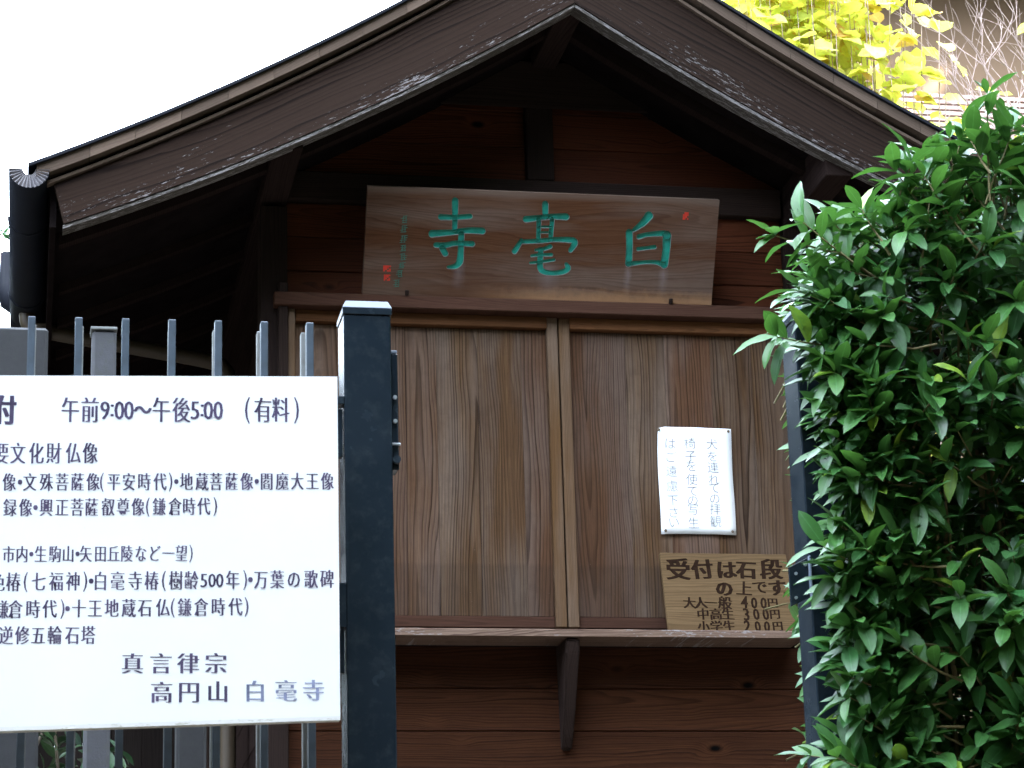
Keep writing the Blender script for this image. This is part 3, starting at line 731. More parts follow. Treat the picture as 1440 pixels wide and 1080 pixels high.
# ================================================================== PRICE BOARD
def price():
    o = thing('price_board', 'unpainted wooden board brushed with ticket prices, standing on the right end of the shelf', 'sign board', (2.665, 9.385, 3.414))
    ang = -math.atan2(.075, .335); o.rotation_euler = (ang, 0, 0)
    def add(name, bm, mat):
        c = mesh_ob(name, bm, mat, None); c.parent = o; c.location = (0, 0, 0); return c
    b = box_bm(.512, .018, .342, .002, c=(0, .009, .171)); n = add('board', b, M['price'])
    for v in n.data.vertices:
        v.co.x += .003*math.sin(v.co.z*14); 
    t = bmesh.new(); rr = random.Random(11)
    for ch, x, z, h in [('受', -192, 284, 84), ('付', -95, 285, 76), ('は', 2, 284, 73), ('石', 83, 285, 71), ('段', 184, 289, 79), ('の', -15, 204, 63), ('上', 65, 205, 57), ('で', 129, 212, 54), ('す', 198, 210, 63), ('。', 227, 189, 44), ('大', -161, 142, 44), ('人', -116, 143, 44), ('一', -76, 143, 44), ('般', -19, 144, 49), ('4', 59, 148, 54), ('0', 98, 145, 49), ('0', 136, 145, 49), ('円', 173, 146, 38), ('中', -112, 95, 44), ('高', -61, 95, 44), ('生', -13, 96, 44), ('3', 61, 96, 54), ('0', 101, 97, 49), ('0', 139, 97, 49), ('円', 176, 98, 38), ('小', -115, 44, 41), ('学', -64, 44, 44), ('生', -13, 45, 44), ('2', 58, 46, 52), ('0', 101, 46, 46), ('0', 138, 46, 46), ('円', 181, 47, 38)]:
        big = h > 60; b0 = len(t.verts)
        add_glyph(t, ch, x/1000, z/1000-.014, h/1000*(.95 if ch in '0234' else 1.08 if not ch == '。' else .5), h/1000*(1.25 if ch in '0234' else 1.08 if not ch == '。' else .5),
                  (.012 if big else .006), rr.uniform(-.07, .07), .0035 if big else .0018, -.0006, rr.uniform(-.06, .1))
    add('brush_writing', t, M['ink'])
price()

# ================================================================== FENCE, GATE POSTS
FY = 5.4
fence = thing('bar_fence', 'low fence of slim upright grey bars standing behind the white sign', 'fence', (.25, FY, 1.75))
SP = .1012
for i in range(-9, 7):
    x = -.013+i*SP
    box('upright_bar', (x-.008, x+.008), (FY-.012, FY+.012), (1.72, 3.331+.0008*i), M['slat'], fence, .0015)
for zc in (3.09, 2.61, 1.95): box('rail', (-.95, .668), (FY+.0125, FY+.035), (zc-.055, zc+.055), M['gate'], fence, .002)
leaf = thing('rear_pale_bars', 'row of pale grey bars added close behind the bar fence', 'gate', (.25, 5.52, 1.75))  # pale bars added to stand for light on the fence bars' left sides
for i in range(-9, 7):
    x = -.013+i*SP*.985+.004+ (.0045 if i >= 1 else 0)
    box('upright_bar', (x-.006, x+.006), (5.515, 5.54), (1.8, 3.352), M['slat_pale'], leaf, .0015)
for zc in (3.02, 2.2): box('rail', (-.95, .60), (5.5405, 5.56), (zc-.02, zc+.02), M['gate'], leaf, .002)

def gate_post(x0, x1, y0, ztop, lab):
    o = thing('gate_post', lab, 'gate post', ((x0+x1)/2, y0+.05, 1.75))
    box('shaft', (x0, x1), (y0, y0+.105), (1.70, ztop-.024), M['gate'], o, .003)
    c = box_bm(x1-x0+.005, .110, .018, .001); 
    for v in c.verts:
        if v.co.z > 0: v.co.x *= .86; v.co.y *= .86
    bx = box('cap', (x0-.0025, x1+.0025), (y0-.0025, y0+.1075), (ztop-.0238, ztop-.009), M['gate'], o, .001)
    mesh_ob('cap_top', c, M['cap'], o, ((x0+x1)/2, y0+.0525, ztop+.0002))
    return o
gpl = gate_post(.671, .777, FY, 3.386, 'dark square metal gate post to the right of the white sign')
lock = box('lock_case', (.778, .794), (FY+.02, FY+.075), (3.01, 3.28), M['gate'], gpl, .003)
box('lock_cap', (.778, .793), (FY+.022, FY+.073), (3.2805, 3.287), M['cap'], lock, .001)
for z in (3.175, 3.12): cyl('bolt', (.786, FY+.0195, z), (.786, FY+.012, z), .0045, M['bolt'], lock)
box('latch_plate', (.778, .797), (FY+.012, FY+.019), (3.065, 3.069), M['bolt'], lock, .0005)
cyl('latch_knob', (.786, FY+.0195, 3.028), (.786, FY-.005, 3.028), .009, M['gate'], lock)
for z in (3.165, 2.70): box('rail_bracket', (.655, .6705), (FY+.0, FY+.04), (z-.048 if z < 3 else z-.012, z+.05 if z < 3 else z+.006), M['gate'], gpl, .001)
gpr = gate_post(1.718, 1.824, FY, 3.407, 'dark square metal gate post half hidden by the green bush')
h = box('hinge_plate', (1.668, 1.7175), (FY-.008, FY+.0), (2.705, 2.795), M['gate'], gpr, .001, shape=lambda v: v+Vector((0, 0, (v.x-1.668)*.5)))
for x, z in ((1.680, 2.725), (1.683, 2.78), (1.705, 2.735), (1.706, 2.80)): cyl('bolt', (x, FY-.0081, z), (x, FY-.012, z), .0035, M['bolt'], h, 8)
box('hinge_leaf', (1.7125, 1.7172), (FY-.02, FY-.0085), (2.72, 2.82), M['cap'], h, .001)

# ================================================================== WHITE SIGN
def sign():
    o = thing('information_sign', 'large white sign lettered with opening hours and temple treasures, fixed to the bar fence', 'sign', (.25, 5.27, 2.4))
    ys, th = 5.25, .028
    def ztop(x): return 3.1555+.0235*x
    def zbot(x): return 2.4055+.0345*x
    xl, xr = -.30, .6375
    c = Vector((.2, ys, 2.8)); bm = bmesh.new(); uvl = bm.loops.layers.uv.new('UVMap'); nx, nz = 30, 12; g = []
    for j in range(nz+1):
        row = []
        for i in range(nx+1):
            x = xl+(xr-xl)*i/nx; v = j/nz; z = zbot(x)+(ztop(x)-zbot(x))*v
            row.append((bm.verts.new(Vector((x, ys-.0002*math.sin(x*7+v*3), z))-c), (x-xl, z-zbot(x))))
        g.append(row)
    for j in range(nz):
        for i in range(nx):
            q = (g[j][i], g[j][i+1], g[j+1][i+1], g[j+1][i]); f = bm.faces.new([k[0] for k in q])
            for l, k in zip(f.loops, q): l[uvl].uv = k[1]
    mesh_ob('panel', bm, M['sign'], o, c, True)
    bm = bmesh.new(); P = [(xl, zbot(xl)), (xr, zbot(xr)), (xr, ztop(xr)), (xl, ztop(xl))]
    a = [bm.verts.new(Vector((x, ys+.0016, z))-c) for x, z in P]; b = [bm.verts.new(Vector((x, ys+th, z))-c) for x, z in P]
    bm.faces.new(list(reversed(b)))
    for k in range(4): bm.faces.new((a[k], a[(k+1) % 4], b[(k+1) % 4], b[k]))
    bmesh.ops.recalc_face_normals(bm, faces=bm.faces); mesh_ob('casing', bm, M['sign_edge'], o, c)
    for x in (-.1, .45): box('fixing', (x-.02, x+.02), (ys+th+.0005, FY-.0125), (2.6, 2.64), M['gate'], o, .001)
    for k, (s, z0, dz, h, wd, xs) in enumerate(SIGN_ROWS):
        bm = bmesh.new(); fb = bmesh.new(); faded = k == 9
        for ch, x in zip(s, xs):
            x /= 1000; z = z0+dz*x; W = wd/1000; H = h/1000; bold = -.013; smear = W*.045
            if k == 0 and ch == '付': W *= 1.15; H *= 1.12; smear *= 1.3; bold = .012
            if ch.isdigit(): W *= 1.12; H *= .98
            if ch in '()': W *= 1.1; H *= 1.08; bold = -.012; smear *= .5
            if ch == '・': bold = .02
            if ch == '〜': bold = 0
            thin = (k == 2 and x > .15 and x < .3) 
            add_glyph(fb if (faded and x > .44) else bm, ch, x, z, W, H, bold, 0, smear, 0)
        for B, m in ((bm, M['print']), (fb, M['print_faded'])):
            if not B.verts: B.free(); continue
            for v in B.verts: v.co += Vector((0, ys-.0007, 0))-c
            mesh_ob('lettering', B, m, o, c)
SIGN_ROWS = [
 ('付午前9:00〜午後5:00(有料)',3.079,0.0245,55.8,35.8,[-62,72,113,144,159,174,194,223,262,304,333,348,361,382,444,477,515,549]),
 ('重要文化財仏像',2.985,0.0234,46.5,29.8,[-104,-68,-34,4,40,80,115]),
 ('像・文殊菩薩像(平安時代)・地蔵菩薩像・閻魔大王像',2.923,0.0222,38.8,26.1,[-50,-28,-8,26,58,90,122,140,165,196,228,261,283,295,316,349,378,411,443,464,485,518,550,582,614]),
 ('録像・興正菩薩叡尊像(鎌倉時代)',2.8685,0.0247,38.8,26.1,[-47,-15,5,27,59,90,120,154,185,216,236,260,293,322,353,377]),
 ('市内・生駒山・矢田丘陵など一望)',2.7695,0.0201,35.7,23.9,[-47,-20,-1,18,47,74,93,110,140,167,194,223,251,280,307,327]),
 ('色椿(七福神)・白毫寺椿(樹齢500年)・万葉の歌碑',2.7114,0.0212,40.3,27.6,[-67,-36,-11,15,51,85,110,122,141,176,212,246,271,296,328,354,371,387,414,440,451,473,507,542,578,612]),
 ('鎌倉時代)・十王地蔵石仏(鎌倉時代)',2.6542,0.0214,38.8,27.6,[-58,-30,5,39,65,75,98,131,165,200,233,270,290,315,349,384,420,443]),
 ('逆修五輪石塔',2.5997,0.0118,38.8,27.6,[-48,-15,17,50,86,118]),
 ('真言律宗',2.5408,0.0076,43.4,43.2,[209,267,323,380]),
 ('高円山白毫寺',2.4786,0.0161,45.0,43.2,[269,325,384,461,525,582]),
]
sign()

# ================================================================== STONE AND CONCRETE POSTS BEHIND THE FENCE
def stone_post(name, x0, x1, y0, y1, ztop, mat, lab, cat, cap=None):
    o = thing(name, lab, cat, ((x0+x1)/2, (y0+y1)/2, 1.7))
    bm = box_bm(x1-x0, y1-y0, ztop-1.65, .008); bmesh.ops.subdivide_edges(bm, edges=bm.edges[:], cuts=3, use_grid_fill=True)
    for v in bm.verts: v.co += Vector((noise.noise(v.co*9), noise.noise(v.co*9+Vector((5, 0, 0))), 0))*.002
    mesh_ob('shaft', bm, mat, o, ((x0+x1)/2, (y0+y1)/2, (ztop+1.65)/2))
    if cap: box('cap', (x0-.003, x1+.001), (y0-.003, y1+.003), (ztop, ztop+.007), cap, o, .001)
stone_post('concrete_post', .134, .196, 6.2, 6.27, 3.562, M['conc'], 'narrow grey concrete post with a pale metal cap behind the bar fence', 'post', M['slat_pale'])
stone_post('granite_pillar', -.22, .028, 6.6, 6.85, 3.69, M['granite'], 'broad dark granite pillar at the left edge behind the bar fence', 'pillar')
stone_post('low_stone_post', .395, .475, 6.9, 7.0, 2.72, M['granite'], 'low stone post in the dark behind the fence under the sign', 'post')

# ================================================================== PLANK FENCE BEHIND (dark)
pf = thing('plank_fence', 'tall dark plank fence in the gloom behind the hut', 'fence', (-.2, 13.3, 2.2))
x = -1.6
while x < 3.2:
    wd = rnd.uniform(.14, .17); zt = 5.6+rnd.uniform(-.02, .02)
    box('plank', (x, x+wd-.0006), (13.3, 13.325), (2.1, zt), M['plank_dark'], pf, .002); x += wd
for z in (3.0, 5.2): box('fence_rail', (-1.6, 3.2), (13.326, 13.37), (z, z+.09), M['plank_dark'], pf, .002)

# ================================================================== LEAVES
def leaf_mesh(name, ln, wd, curl, fold, mat, kind='lance', seg=6, rs=0):
    """leaf lying along +Y from its stalk, face +Z, folded on the midrib"""
    r = random.Random(rs); bm = bmesh.new(); uvl = bm.loops.layers.uv.new('UVMap'); rows = []
    for i in range(seg+1):
        t = i/seg
        if kind == 'lance': wv = wd*.5*max(0, math.sin(math.pi*min(1, t)**1.0))**.72
        elif kind == 'round': wv = wd*.5*math.sqrt(max(0, 1-((t-.46)/.56)**2))*(1.05 if t < .4 else 1)
        else: wv = wd*.5*math.sin(math.pi*t)
        if i == 0 and kind != 'round': wv = wd*.03
        if i == seg: wv = 0
        z = -curl*ln*t*t; y = ln*(t-.12*curl*t*t); wob = wd*.07*math.sin(t*13+rs)
        if kind == 'round' and i == 0: y = -ln*.06
        rows.append([(-wv, y-(.0 if kind != 'round' or i else .05*ln), z+fold*wv+wob*.5), (0, y if kind != 'round' or i else ln*.03, z), (wv, y-(.0 if kind != 'round' or i else .05*ln), z+fold*wv-wob*.5)])
    vs = [[bm.verts.new(p) for p in q] for q in rows]
    for i in range(seg):
        for k in range(2):
            q = (vs[i][k], vs[i][k+1], vs[i+1][k+1], vs[i+1][k]); us = [((j[1])/2, (i+j[0])/seg) for j in ((0, k), (0, k+1), (1, k+1), (1, k))]
            try: f = bm.faces.new(q)
            except ValueError: continue
            f.smooth = True
            for l, u in zip(f.loops, us): l[uvl].uv = u
    me = bpy.data.meshes.new(name); bm.to_mesh(me); bm.free(); me.materials.append(mat)
    return me
class Cloud:
    """many leaves joined into one mesh"""
    def __init__(s): s.v = []; s.f = []; s.uv = []; s.t = []
    def add(s, me, mat4, tint):
        b = len(s.v); uv = me.uv_layers[0].data
        s.v += [tuple(mat4 @ v.co) for v in me.vertices]
        for p in me.polygons:
            s.f.append(tuple(b+i for i in p.vertices)); s.uv += [tuple(uv[k].uv) for k in p.loop_indices]
        s.t += [tint]*len(me.vertices)
    def make(s, name, mat, parent, loc):
        me = bpy.data.meshes.new(name); l = Vector(loc)
        me.from_pydata([(x-l.x, y-l.y, z-l.z) for x, y, z in s.v], [], s.f)
        u = me.uv_layers.new(name='UVMap'); u.data.foreach_set('uv', [c for q in s.uv for c in q])
        a = me.attributes.new('tint', 'FLOAT', 'POINT'); a.data.foreach_set('value', s.t)
        me.polygons.foreach_set('use_smooth', [True]*len(me.polygons)); me.materials.append(mat)
        return link(bpy.data.objects.new(name, me), parent, loc)
def orient(pos, dirn, up, scale=1.):
    y = Vector(dirn).normalized(); x = y.cross(Vector(up)); x = x.normalized() if x.length > 1e-4 else y.orthogonal().normalized(); z = x.cross(y)
    m = Matrix((x, y, z)).transposed().to_4x4()*1.0; m = m @ Matrix.Scale(scale, 4); m.translation = Vector(pos); return m
def rv(r): 
    while True:
        v = Vector((r.uniform(-1, 1), r.uniform(-1, 1), r.uniform(-1, 1)))
        if .05 < v.length < 1: return v.normalized()
def inframe(P, m=10):
    if (CAM_I @ Vector(P)).z > -.2: return False
    a, b = px(P); return -m < a < 1440+m and -m < b < 1080+m

# ------------------------------------------------------------------ the clipped evergreen bush
def bush():
    r = random.Random(21); o = thing('evergreen_bush', 'dense glossy green leafed bush in front of the right end of the hut', 'bush', (2.45, 5.75, 1.8))
    L = [leaf_mesh('leaf', .112, .038, .30, .35, M['leaf'], seg=8, rs=1), leaf_mesh('leaf', .102, .037, .15, .25, M['leaf'], seg=8, rs=2),
         leaf_mesh('leaf', .090, .032, .45, .45, M['leaf'], rs=3), leaf_mesh('leaf', .060, .026, .1, .5, M['leaf'], rs=4)]
    def top(x): 
        # trimmed outline rising to the right
        t = [(1.62, 3.50), (1.75, 3.56), (1.90, 3.64), (2.02, 3.72), (2.12, 3.80), (2.30, 3.84), (2.6, 3.95), (3.3, 4.0)]
        for (a, za), (b, zb) in zip(t, t[1:]):
            if x <= b: return za+(zb-za)*max(0, (x-a))/(b-a)
        return 4.0
    leaves = []; stems = []
    def lft(z): return 1.79+.03*math.sin(z*5)+(.02 if z < 2.6 else 0)
    def shoot(tip, d, ln, dens=1., big=1.):
        if big == 1.: tip = Vector((max(tip.x, 1.735+max(0, tip.y-5.2)*.26), tip.y, tip.z))
        """a leafy shoot: stem ending at tip with pairs of leaves and a whorl"""
        d = d.normalized(); sag = Vector((0, 0, -.12)); base = tip-d*ln
        if base.x < 1.86 and tip.x < 1.95:
            d = Vector((-abs(d.x)-.6, d.y*.5-.15, d.z*.5)).normalized(); base = tip-d*ln
        pts = [base+(tip-base)*t+sag*ln*(t*(1-t))*1.0+rv(r)*.004 for t in (0, .33, .66, 1)]
        stems.append((pts, [.0034*big, .0028*big, .0022, .0013]))
        npair = int((4+r.random()*2)*dens)
        ang = r.uniform(0, 6.28)
        for k in range(npair):
            t = 1-(k/(npair))*.72 if k else 1.0
            p = pts[0].lerp(pts[-1], t)+sag*ln*(t*(1-t)); ang += 1.57+r.uniform(-.3, .3)
            u = d.orthogonal().normalized(); v = d.cross(u); n = 2 if k else r.choice((3, 4))
            for q in range(n):
                a = ang+q*2*math.pi/n+r.uniform(-.25, .25); side = u*math.cos(a)+v*math.sin(a)
                op = r.uniform(.75, 1.15) if k else r.uniform(.5, .95)
                dd = d*math.cos(op)+side*math.sin(op)+Vector((0, 0, -.12)); up = (Vector((0, -.25, 1.))+d*.5+rv(r)*.35)
                leaves.append((orient(p+side*.002, dd, up, r.uniform(.75, 1.15)*(1 if k else .92)), r.randrange(4) if k else r.choice((0, 1, 3)), r.random()))
    def dir_out(p):
        f = Vector((-.35, -1., .35)); 
        if p.x < 1.9: f = Vector((-1., -.6, .30))
        if p.z > top(p.x)-.12: f = Vector((-.2, -.35, 1.))
        return f.normalized()
    # front face and left face shoots
    for i in range(430):
        x = r.uniform(1.80, 2.75); z = r.uniform(2.05, top(x)-.02)
        y = 5.18+r.random()**1.6*.35+.05*noise.noise(Vector((x*4, 0, z*4)))
        if x < lft(z)+.02: x = lft(z)+r.random()*.08
        p = Vector((x, y, z)); shoot(p, dir_out(p)+rv(r)*.55, r.uniform(.13, .24))
    for i in range(150):
        z = r.uniform(2.05, 3.5); p = Vector((lft(z)+r.uniform(-.01, .06), r.uniform(5.2, 5.85), z)); shoot(p, Vector((-1, -.35, .25))+rv(r)*.5, r.uniform(.13, .22))
    for i in range(150):
        x = r.uniform(1.74, 2.9); y = r.uniform(5.2, 6.2); p = Vector((x, y, top(x)+r.uniform(-.05, .035)-(.02 if x < 1.9 else 0))); shoot(p, Vector((-.1, -.1, 1))+rv(r)*.5, r.uniform(.12, .26))
    for i in range(130):
        z = r.uniform(2.05, 3.38); shoot(Vector((r.uniform(1.70, 1.88), r.uniform(5.19, 5.30), z)), Vector((-.1, -.6, .35))+rv(r)*.5, r.uniform(.12, .2))
    # interior, back
    for i in range(1150):
        x = r.uniform(1.90, 3.1); y = r.uniform(5.45, 6.25); p = Vector((x, y, r.uniform(2.0, top(x)-.08))); shoot(p, rv(r)+Vector((0, -.3, .2)), .15, .8)
    # long upright and side sprigs that break the outline
    for tip, d, ln in (((2.175, 5.25, 3.905), (.05, 0, 1), .34), ((2.23, 5.3, 3.875), (.2, 0, 1), .30), ((2.11, 5.35, 3.83), (-.2, 0, 1), .28), ((2.03, 5.3, 3.765), (-.3, -.1, 1), .3),
                       ((1.94, 5.25, 3.70), (-.5, 0, .8), .25), ((1.635, 5.25, 3.53), (-.9, -.2, .45), .24), ((1.70, 5.22, 3.555), (-.9, -.2, .6), .22), ((1.70, 5.3, 3.42), (-1, -.2, .25), .2),
                       ((1.625, 5.25, 3.29), (-1, -.2, .2), .22), ((1.74, 5.24, 3.12), (-1, -.2, .1), .2), ((1.70, 5.22, 2.80), (-1, -.25, .35), .28), ((1.75, 5.22, 2.62), (-1, -.2, .1), .24),
                       ((1.74, 5.2, 2.98), (-1, -.2, .2), .2), ((1.73, 5.22, 2.47), (-1, -.3, .2), .26), ((1.69, 5.2, 2.34), (-1, -.3, .3), .24), ((1.66, 5.3, 2.36), (-1, -.2, 0), .24), ((2.30, 5.3, 3.86), (.1, 0, 1), .26)):
        shoot(Vector(tip), Vector(d), ln, 1.1, 1.2)
    # leaf objects: the largest in the picture one by one, the rest joined
    def size(l):
        p = l[0].translation
        return -9 if not inframe(p, 0) else -(p-CAM_P).length+ (0.25 if l[1] == 0 else 0)
    order = sorted(range(len(leaves)), key=lambda i: -size(leaves[i]))
    cl = Cloud()
    for n, i in enumerate(order):
        m, k, t = leaves[i]
        if n < 298:
            lo = bpy.data.objects.new('leaf', L[k]); COL.objects.link(lo); lo.parent = o; mm = m.copy(); mm.translation -= wl(o); lo.matrix_basis = mm
        else: cl.add(L[k], m, t)
    tag(cl.make('foliage', M['leaf'], o, (2.4, 5.7, 3)), kind='stuff')
    # twigs and main branches
    bm = bmesh.new(); base = Vector((2.4, 5.7, 3)); big = sorted(stems, key=lambda s: (s[0][-1]-CAM_P).length)
    for pts, rd in big[60:]: tube_bm([p-base for p in pts], rd, 4, bm, False)
    tag(mesh_ob('twigs', bm, M['twig'], o, base, True), kind='stuff')
    for pts, rd in big[:60]:
        c = pts[0]; mesh_ob('twig', tube_bm([p-c for p in pts], rd, 5), M['twig'], o, c, True)
    for i in range(42):
        x = r.uniform(1.95, 2.7); y = r.uniform(5.30, 6.0); z0 = r.uniform(1.9, 2.9); lean = Vector((r.uniform(-.16, .08), r.uniform(-.12, .02), 1)).normalized(); ln = r.uniform(.5, 1.)
        p0 = Vector((x, y, z0)); pts = []
        for k in range(8):
            q = p0+lean*ln*k/7+Vector((math.sin(k*1.3+i)*.012, 0, 0))
            if q.z < top(q.x)-.05: pts.append(q)
        if len(pts) > 3:
            c = pts[0]; mesh_ob('branch', tube_bm([p-c for p in pts], [.0065-.0007*k for k in range(len(pts))], 6), M['twig'], o, c, True)
    for k, (x, y) in enumerate(((2.1, 5.8), (2.45, 5.9), (2.8, 5.75))):
        pts = [(x, y, 1.7), (x+.02, y, 2.1), (x-.03, y-.03, 2.6), (x+.02, y-.02, 3.1), (x, y, 3.5)]
        c = Vector(pts[0]); mesh_ob('trunk', tube_bm([Vector(p)-c for p in pts], [.03, .026, .021, .015, .008], 8), M['bark'], o, c, True)
bush()

# ------------------------------------------------------------------ yellow leaved tree beyond the roof
def crown_tree(name, lab, cat, base, trunk_h, trunk_r, centre, rad, nleaf, mesh_kinds, mat, nparts, seed, bark='bark', nlimb=9, group=None, shell=.35, leafdir=None, nclump=26, keep=None):
    r = random.Random(seed); o = thing(name, lab, cat, base, group); base = Vector(base); C = Vector(centre); R = Vector(rad)
    pts = [base+(Vector((C.x, C.y, base.z+trunk_h))-base)*t+Vector((math.sin(t*5+seed)*.12*t, math.cos(t*4)*.08*t, 0)) for t in (0, .2, .4, .6, .8, 1)]
    mesh_ob('trunk', tube_bm([p-base for p in pts], [trunk_r*(1-.12*k) for k in range(6)], 10), M[bark], o, base, True)
    clumps = []
    for i in range(nclump):
        d = rv(r); q = r.uniform(.45, .95); clumps.append((C+Vector((d.x*R.x, d.y*R.y, d.z*R.z))*q, r.uniform(.25, .45)))
    for i in range(nlimb):
        s = pts[-1-(i % 4)]; e = clumps[i % len(clumps)][0]; mid = s.lerp(e, .5)+Vector((0, 0, .12*(e-s).length))
        rr0 = trunk_r*.42; mesh_ob('limb', tube_bm([Vector((0, 0, 0)), s.lerp(mid, .5)-s, mid-s, mid.lerp(e, .5)-s, e-s], [rr0, rr0*.8, rr0*.6, rr0*.4, rr0*.2], 6), M[bark], o, s, True)
    items = []
    for i in range(nleaf):
        c, q = r.choice(clumps); d = rv(r); p = c+Vector((d.x*R.x, d.y*R.y, d.z*R.z))*q*r.random()**shell
        if keep and not keep(p): continue
        dd = Vector((d.x, d.y, d.z*.4-.25))+rv(r)*.6; up = Vector((0, 0, 1))+rv(r)*.7
        if leafdir: dd, up = leafdir(r)
        items.append((orient(p, dd, up, r.uniform(.7, 1.2)), r.randrange(len(mesh_kinds)), r.random()))
    items.sort(key=lambda l: (0 if inframe(l[0].translation, 0) else 100)+(l[0].translation-CAM_P).length)
    cl = Cloud()
    for n, (m, k, t) in enumerate(items):
        if n < nparts and inframe(m.translation, 0):
            lo = bpy.data.objects.new('leaf', mesh_kinds[k]); COL.objects.link(lo); lo.parent = o; mm = m.copy(); mm.translation -= base; lo.matrix_basis = mm
        else: cl.add(mesh_kinds[k], m, t)
    if cl.v: tag(cl.make('crown', M[mat], o, C), kind='stuff')
    return o
YL = [leaf_mesh('leaf', .135, .14, .2, .3, M['leaf_yellow'], 'round', 6, 5), leaf_mesh('leaf', .12, .125, .45, .15, M['leaf_yellow'], 'round', 6, 6), leaf_mesh('leaf', .10, .105, .1, .5, M['leaf_yellow'], 'round', 6, 7)]
def yellow_tree():
    r = random.Random(5); base = Vector((4.3, 12.7, 2.2))
    o = thing('autumn_tree', 'tree with round yellow green leaves, sunlit beyond the right roof slope', 'tree', base)
    items = []; stems = []
    # upright shoots fanning out of a low stool, each with leaves set alternately
    for i in range(130):
        tx = r.triangular(3.5, 5.05, 3.9); tz = 8.0 if tx < 4.55 else r.uniform(7.3, 7.75)
        if tx > 4.75: tz = r.uniform(6.9, 7.5)
        ty = r.uniform(12.2, 13.4); tip = Vector((tx, ty, tz)); b = base+Vector(((tx-4.3)*.25+r.uniform(-.1, .1), (ty-12.7)*.3, r.uniform(.2, .8)))
        pts = [b.lerp(tip, t)+Vector(((tx-4.3)*.3*math.sin(t*3.14)*.5, 0, 0))+rv(r)*.012 for t in (0, .15, .3, .45, .6, .75, .9, 1)]
        stems.append((pts, [.011, .009, .007, .005, .004, .003, .0022, .0015]))
        nl = 34
        for k in range(nl):
            t = .30+.70*k/nl; q = t*7; j = min(6, int(q)); kk = [0, .15, .3, .45, .6, .75, .9, 1]
            p = b.lerp(tip, t)+Vector(((tx-4.3)*.3*math.sin(t*3.14)*.5, 0, 0)); a = k*2.4+i; sd = Vector((math.cos(a), math.sin(a)*.8, .15))
            items.append((orient(p+sd*.05, sd+Vector((0, 0, -.25))+rv(r)*.35, Vector((.2, -.45, 1))+rv(r)*.55, r.uniform(.75, 1.2)), r.randrange(3), r.random()))
    for i in range(9):
        tx = r.uniform(4.7, 5.55); tz = r.uniform(6.75, 7.55); b = base+Vector((.25+(tx-4.8)*.6, r.uniform(-.2, .2), .5)); tip = Vector((tx, 12.3, tz))
        pts = [b.lerp(tip, t) for t in (0, .3, .6, .8, 1)]; stems.append((pts, [.014, .011, .008, .005, .0025]))
        for k in range(9):
            p = b.lerp(tip, .70+.3*(k+1)/9); a = k*2.4+i; sd = Vector((math.cos(a), math.sin(a)*.8, .15))
            items.append((orient(p+sd*.04, sd+Vector((0, 0, -.2))+rv(r)*.35, Vector((.2, -.6, 1))+rv(r)*.55, r.uniform(.7, 1.1)), r.randrange(3), r.random()))
    items.sort(key=lambda l: (0 if inframe(l[0].translation, 0) else 100)+(l[0].translation-CAM_P).length)
    cl = Cloud()
    for n, (m, k, t) in enumerate(items):
        if n < 280 and inframe(m.translation, 0):
            lo = bpy.data.objects.new('leaf', YL[k]); COL.objects.link(lo); lo.parent = o; mm = m.copy(); mm.translation -= base; lo.matrix_basis = mm
        else: cl.add(YL[k], m, t)
    tag(cl.make('crown', M['leaf_yellow'], o, (4.3, 12.8, 6)), kind='stuff')
    for pts, rd in stems: c = pts[0]; mesh_ob('stem', tube_bm([p-c for p in pts], rd, 6), M['pale_twig'], o, c, True)
yellow_tree()
def bare_shrub():
    r = random.Random(9); base = Vector((5.05, 11.9, 2.2)); o = thing('bare_shrub', 'leafless shrub of pale forking twigs at the upper right behind the bush', 'shrub', base)
    segs = []
    def grow(p, d, ln, rad, dep):
        pts = [p]; q = p.copy(); dd = d.copy()
        for k in range(4): dd = (dd+rv(r)*.16).normalized(); q = q+dd*ln/4; pts.append(q.copy())
        segs.append((pts, [rad*(1-.12*k) for k in range(5)]))
        if dep > 0:
            for k in range(r.choice((2, 2, 3))):
                s = Vector((1, 0, 0)) if k % 2 else Vector((-1, 0, 0)); grow(pts[r.choice((2, 3, 4))], (dd+s*r.uniform(.3, .6)+rv(r)*.25+Vector((0, 0, .15))).normalized(), ln*r.uniform(.6, .85), rad*.6, dep-1)
    for x in (-.12, .08, .2):
        grow(base+Vector((x, 0, 0)), Vector((x*.15, 0, 1)), 3.9, .024, 0)
    for x, z in ((4.95, 6.0), (5.12, 6.05), (5.22, 6.0), (5.0, 6.3)):
        grow(Vector((x, 11.9, z)), Vector((r.uniform(-.25, .2), r.uniform(-.1, .1), 1)), .55, .011, 4)
    for k, (pts, rd) in enumerate(segs):
        if k < 60: c = pts[0]; mesh_ob('branch', tube_bm([p-c for p in pts], rd, 5), M['pale_twig'], o, c, True)
    bm = bmesh.new(); c = Vector((5, 11.9, 6))
    for pts, rd in segs[60:]: tube_bm([p-c for p in pts], rd, 4, bm, False)
    if bm.verts: tag(mesh_ob('twigs', bm, M['pale_twig'], o, c, True), kind='stuff')
bare_shrub()

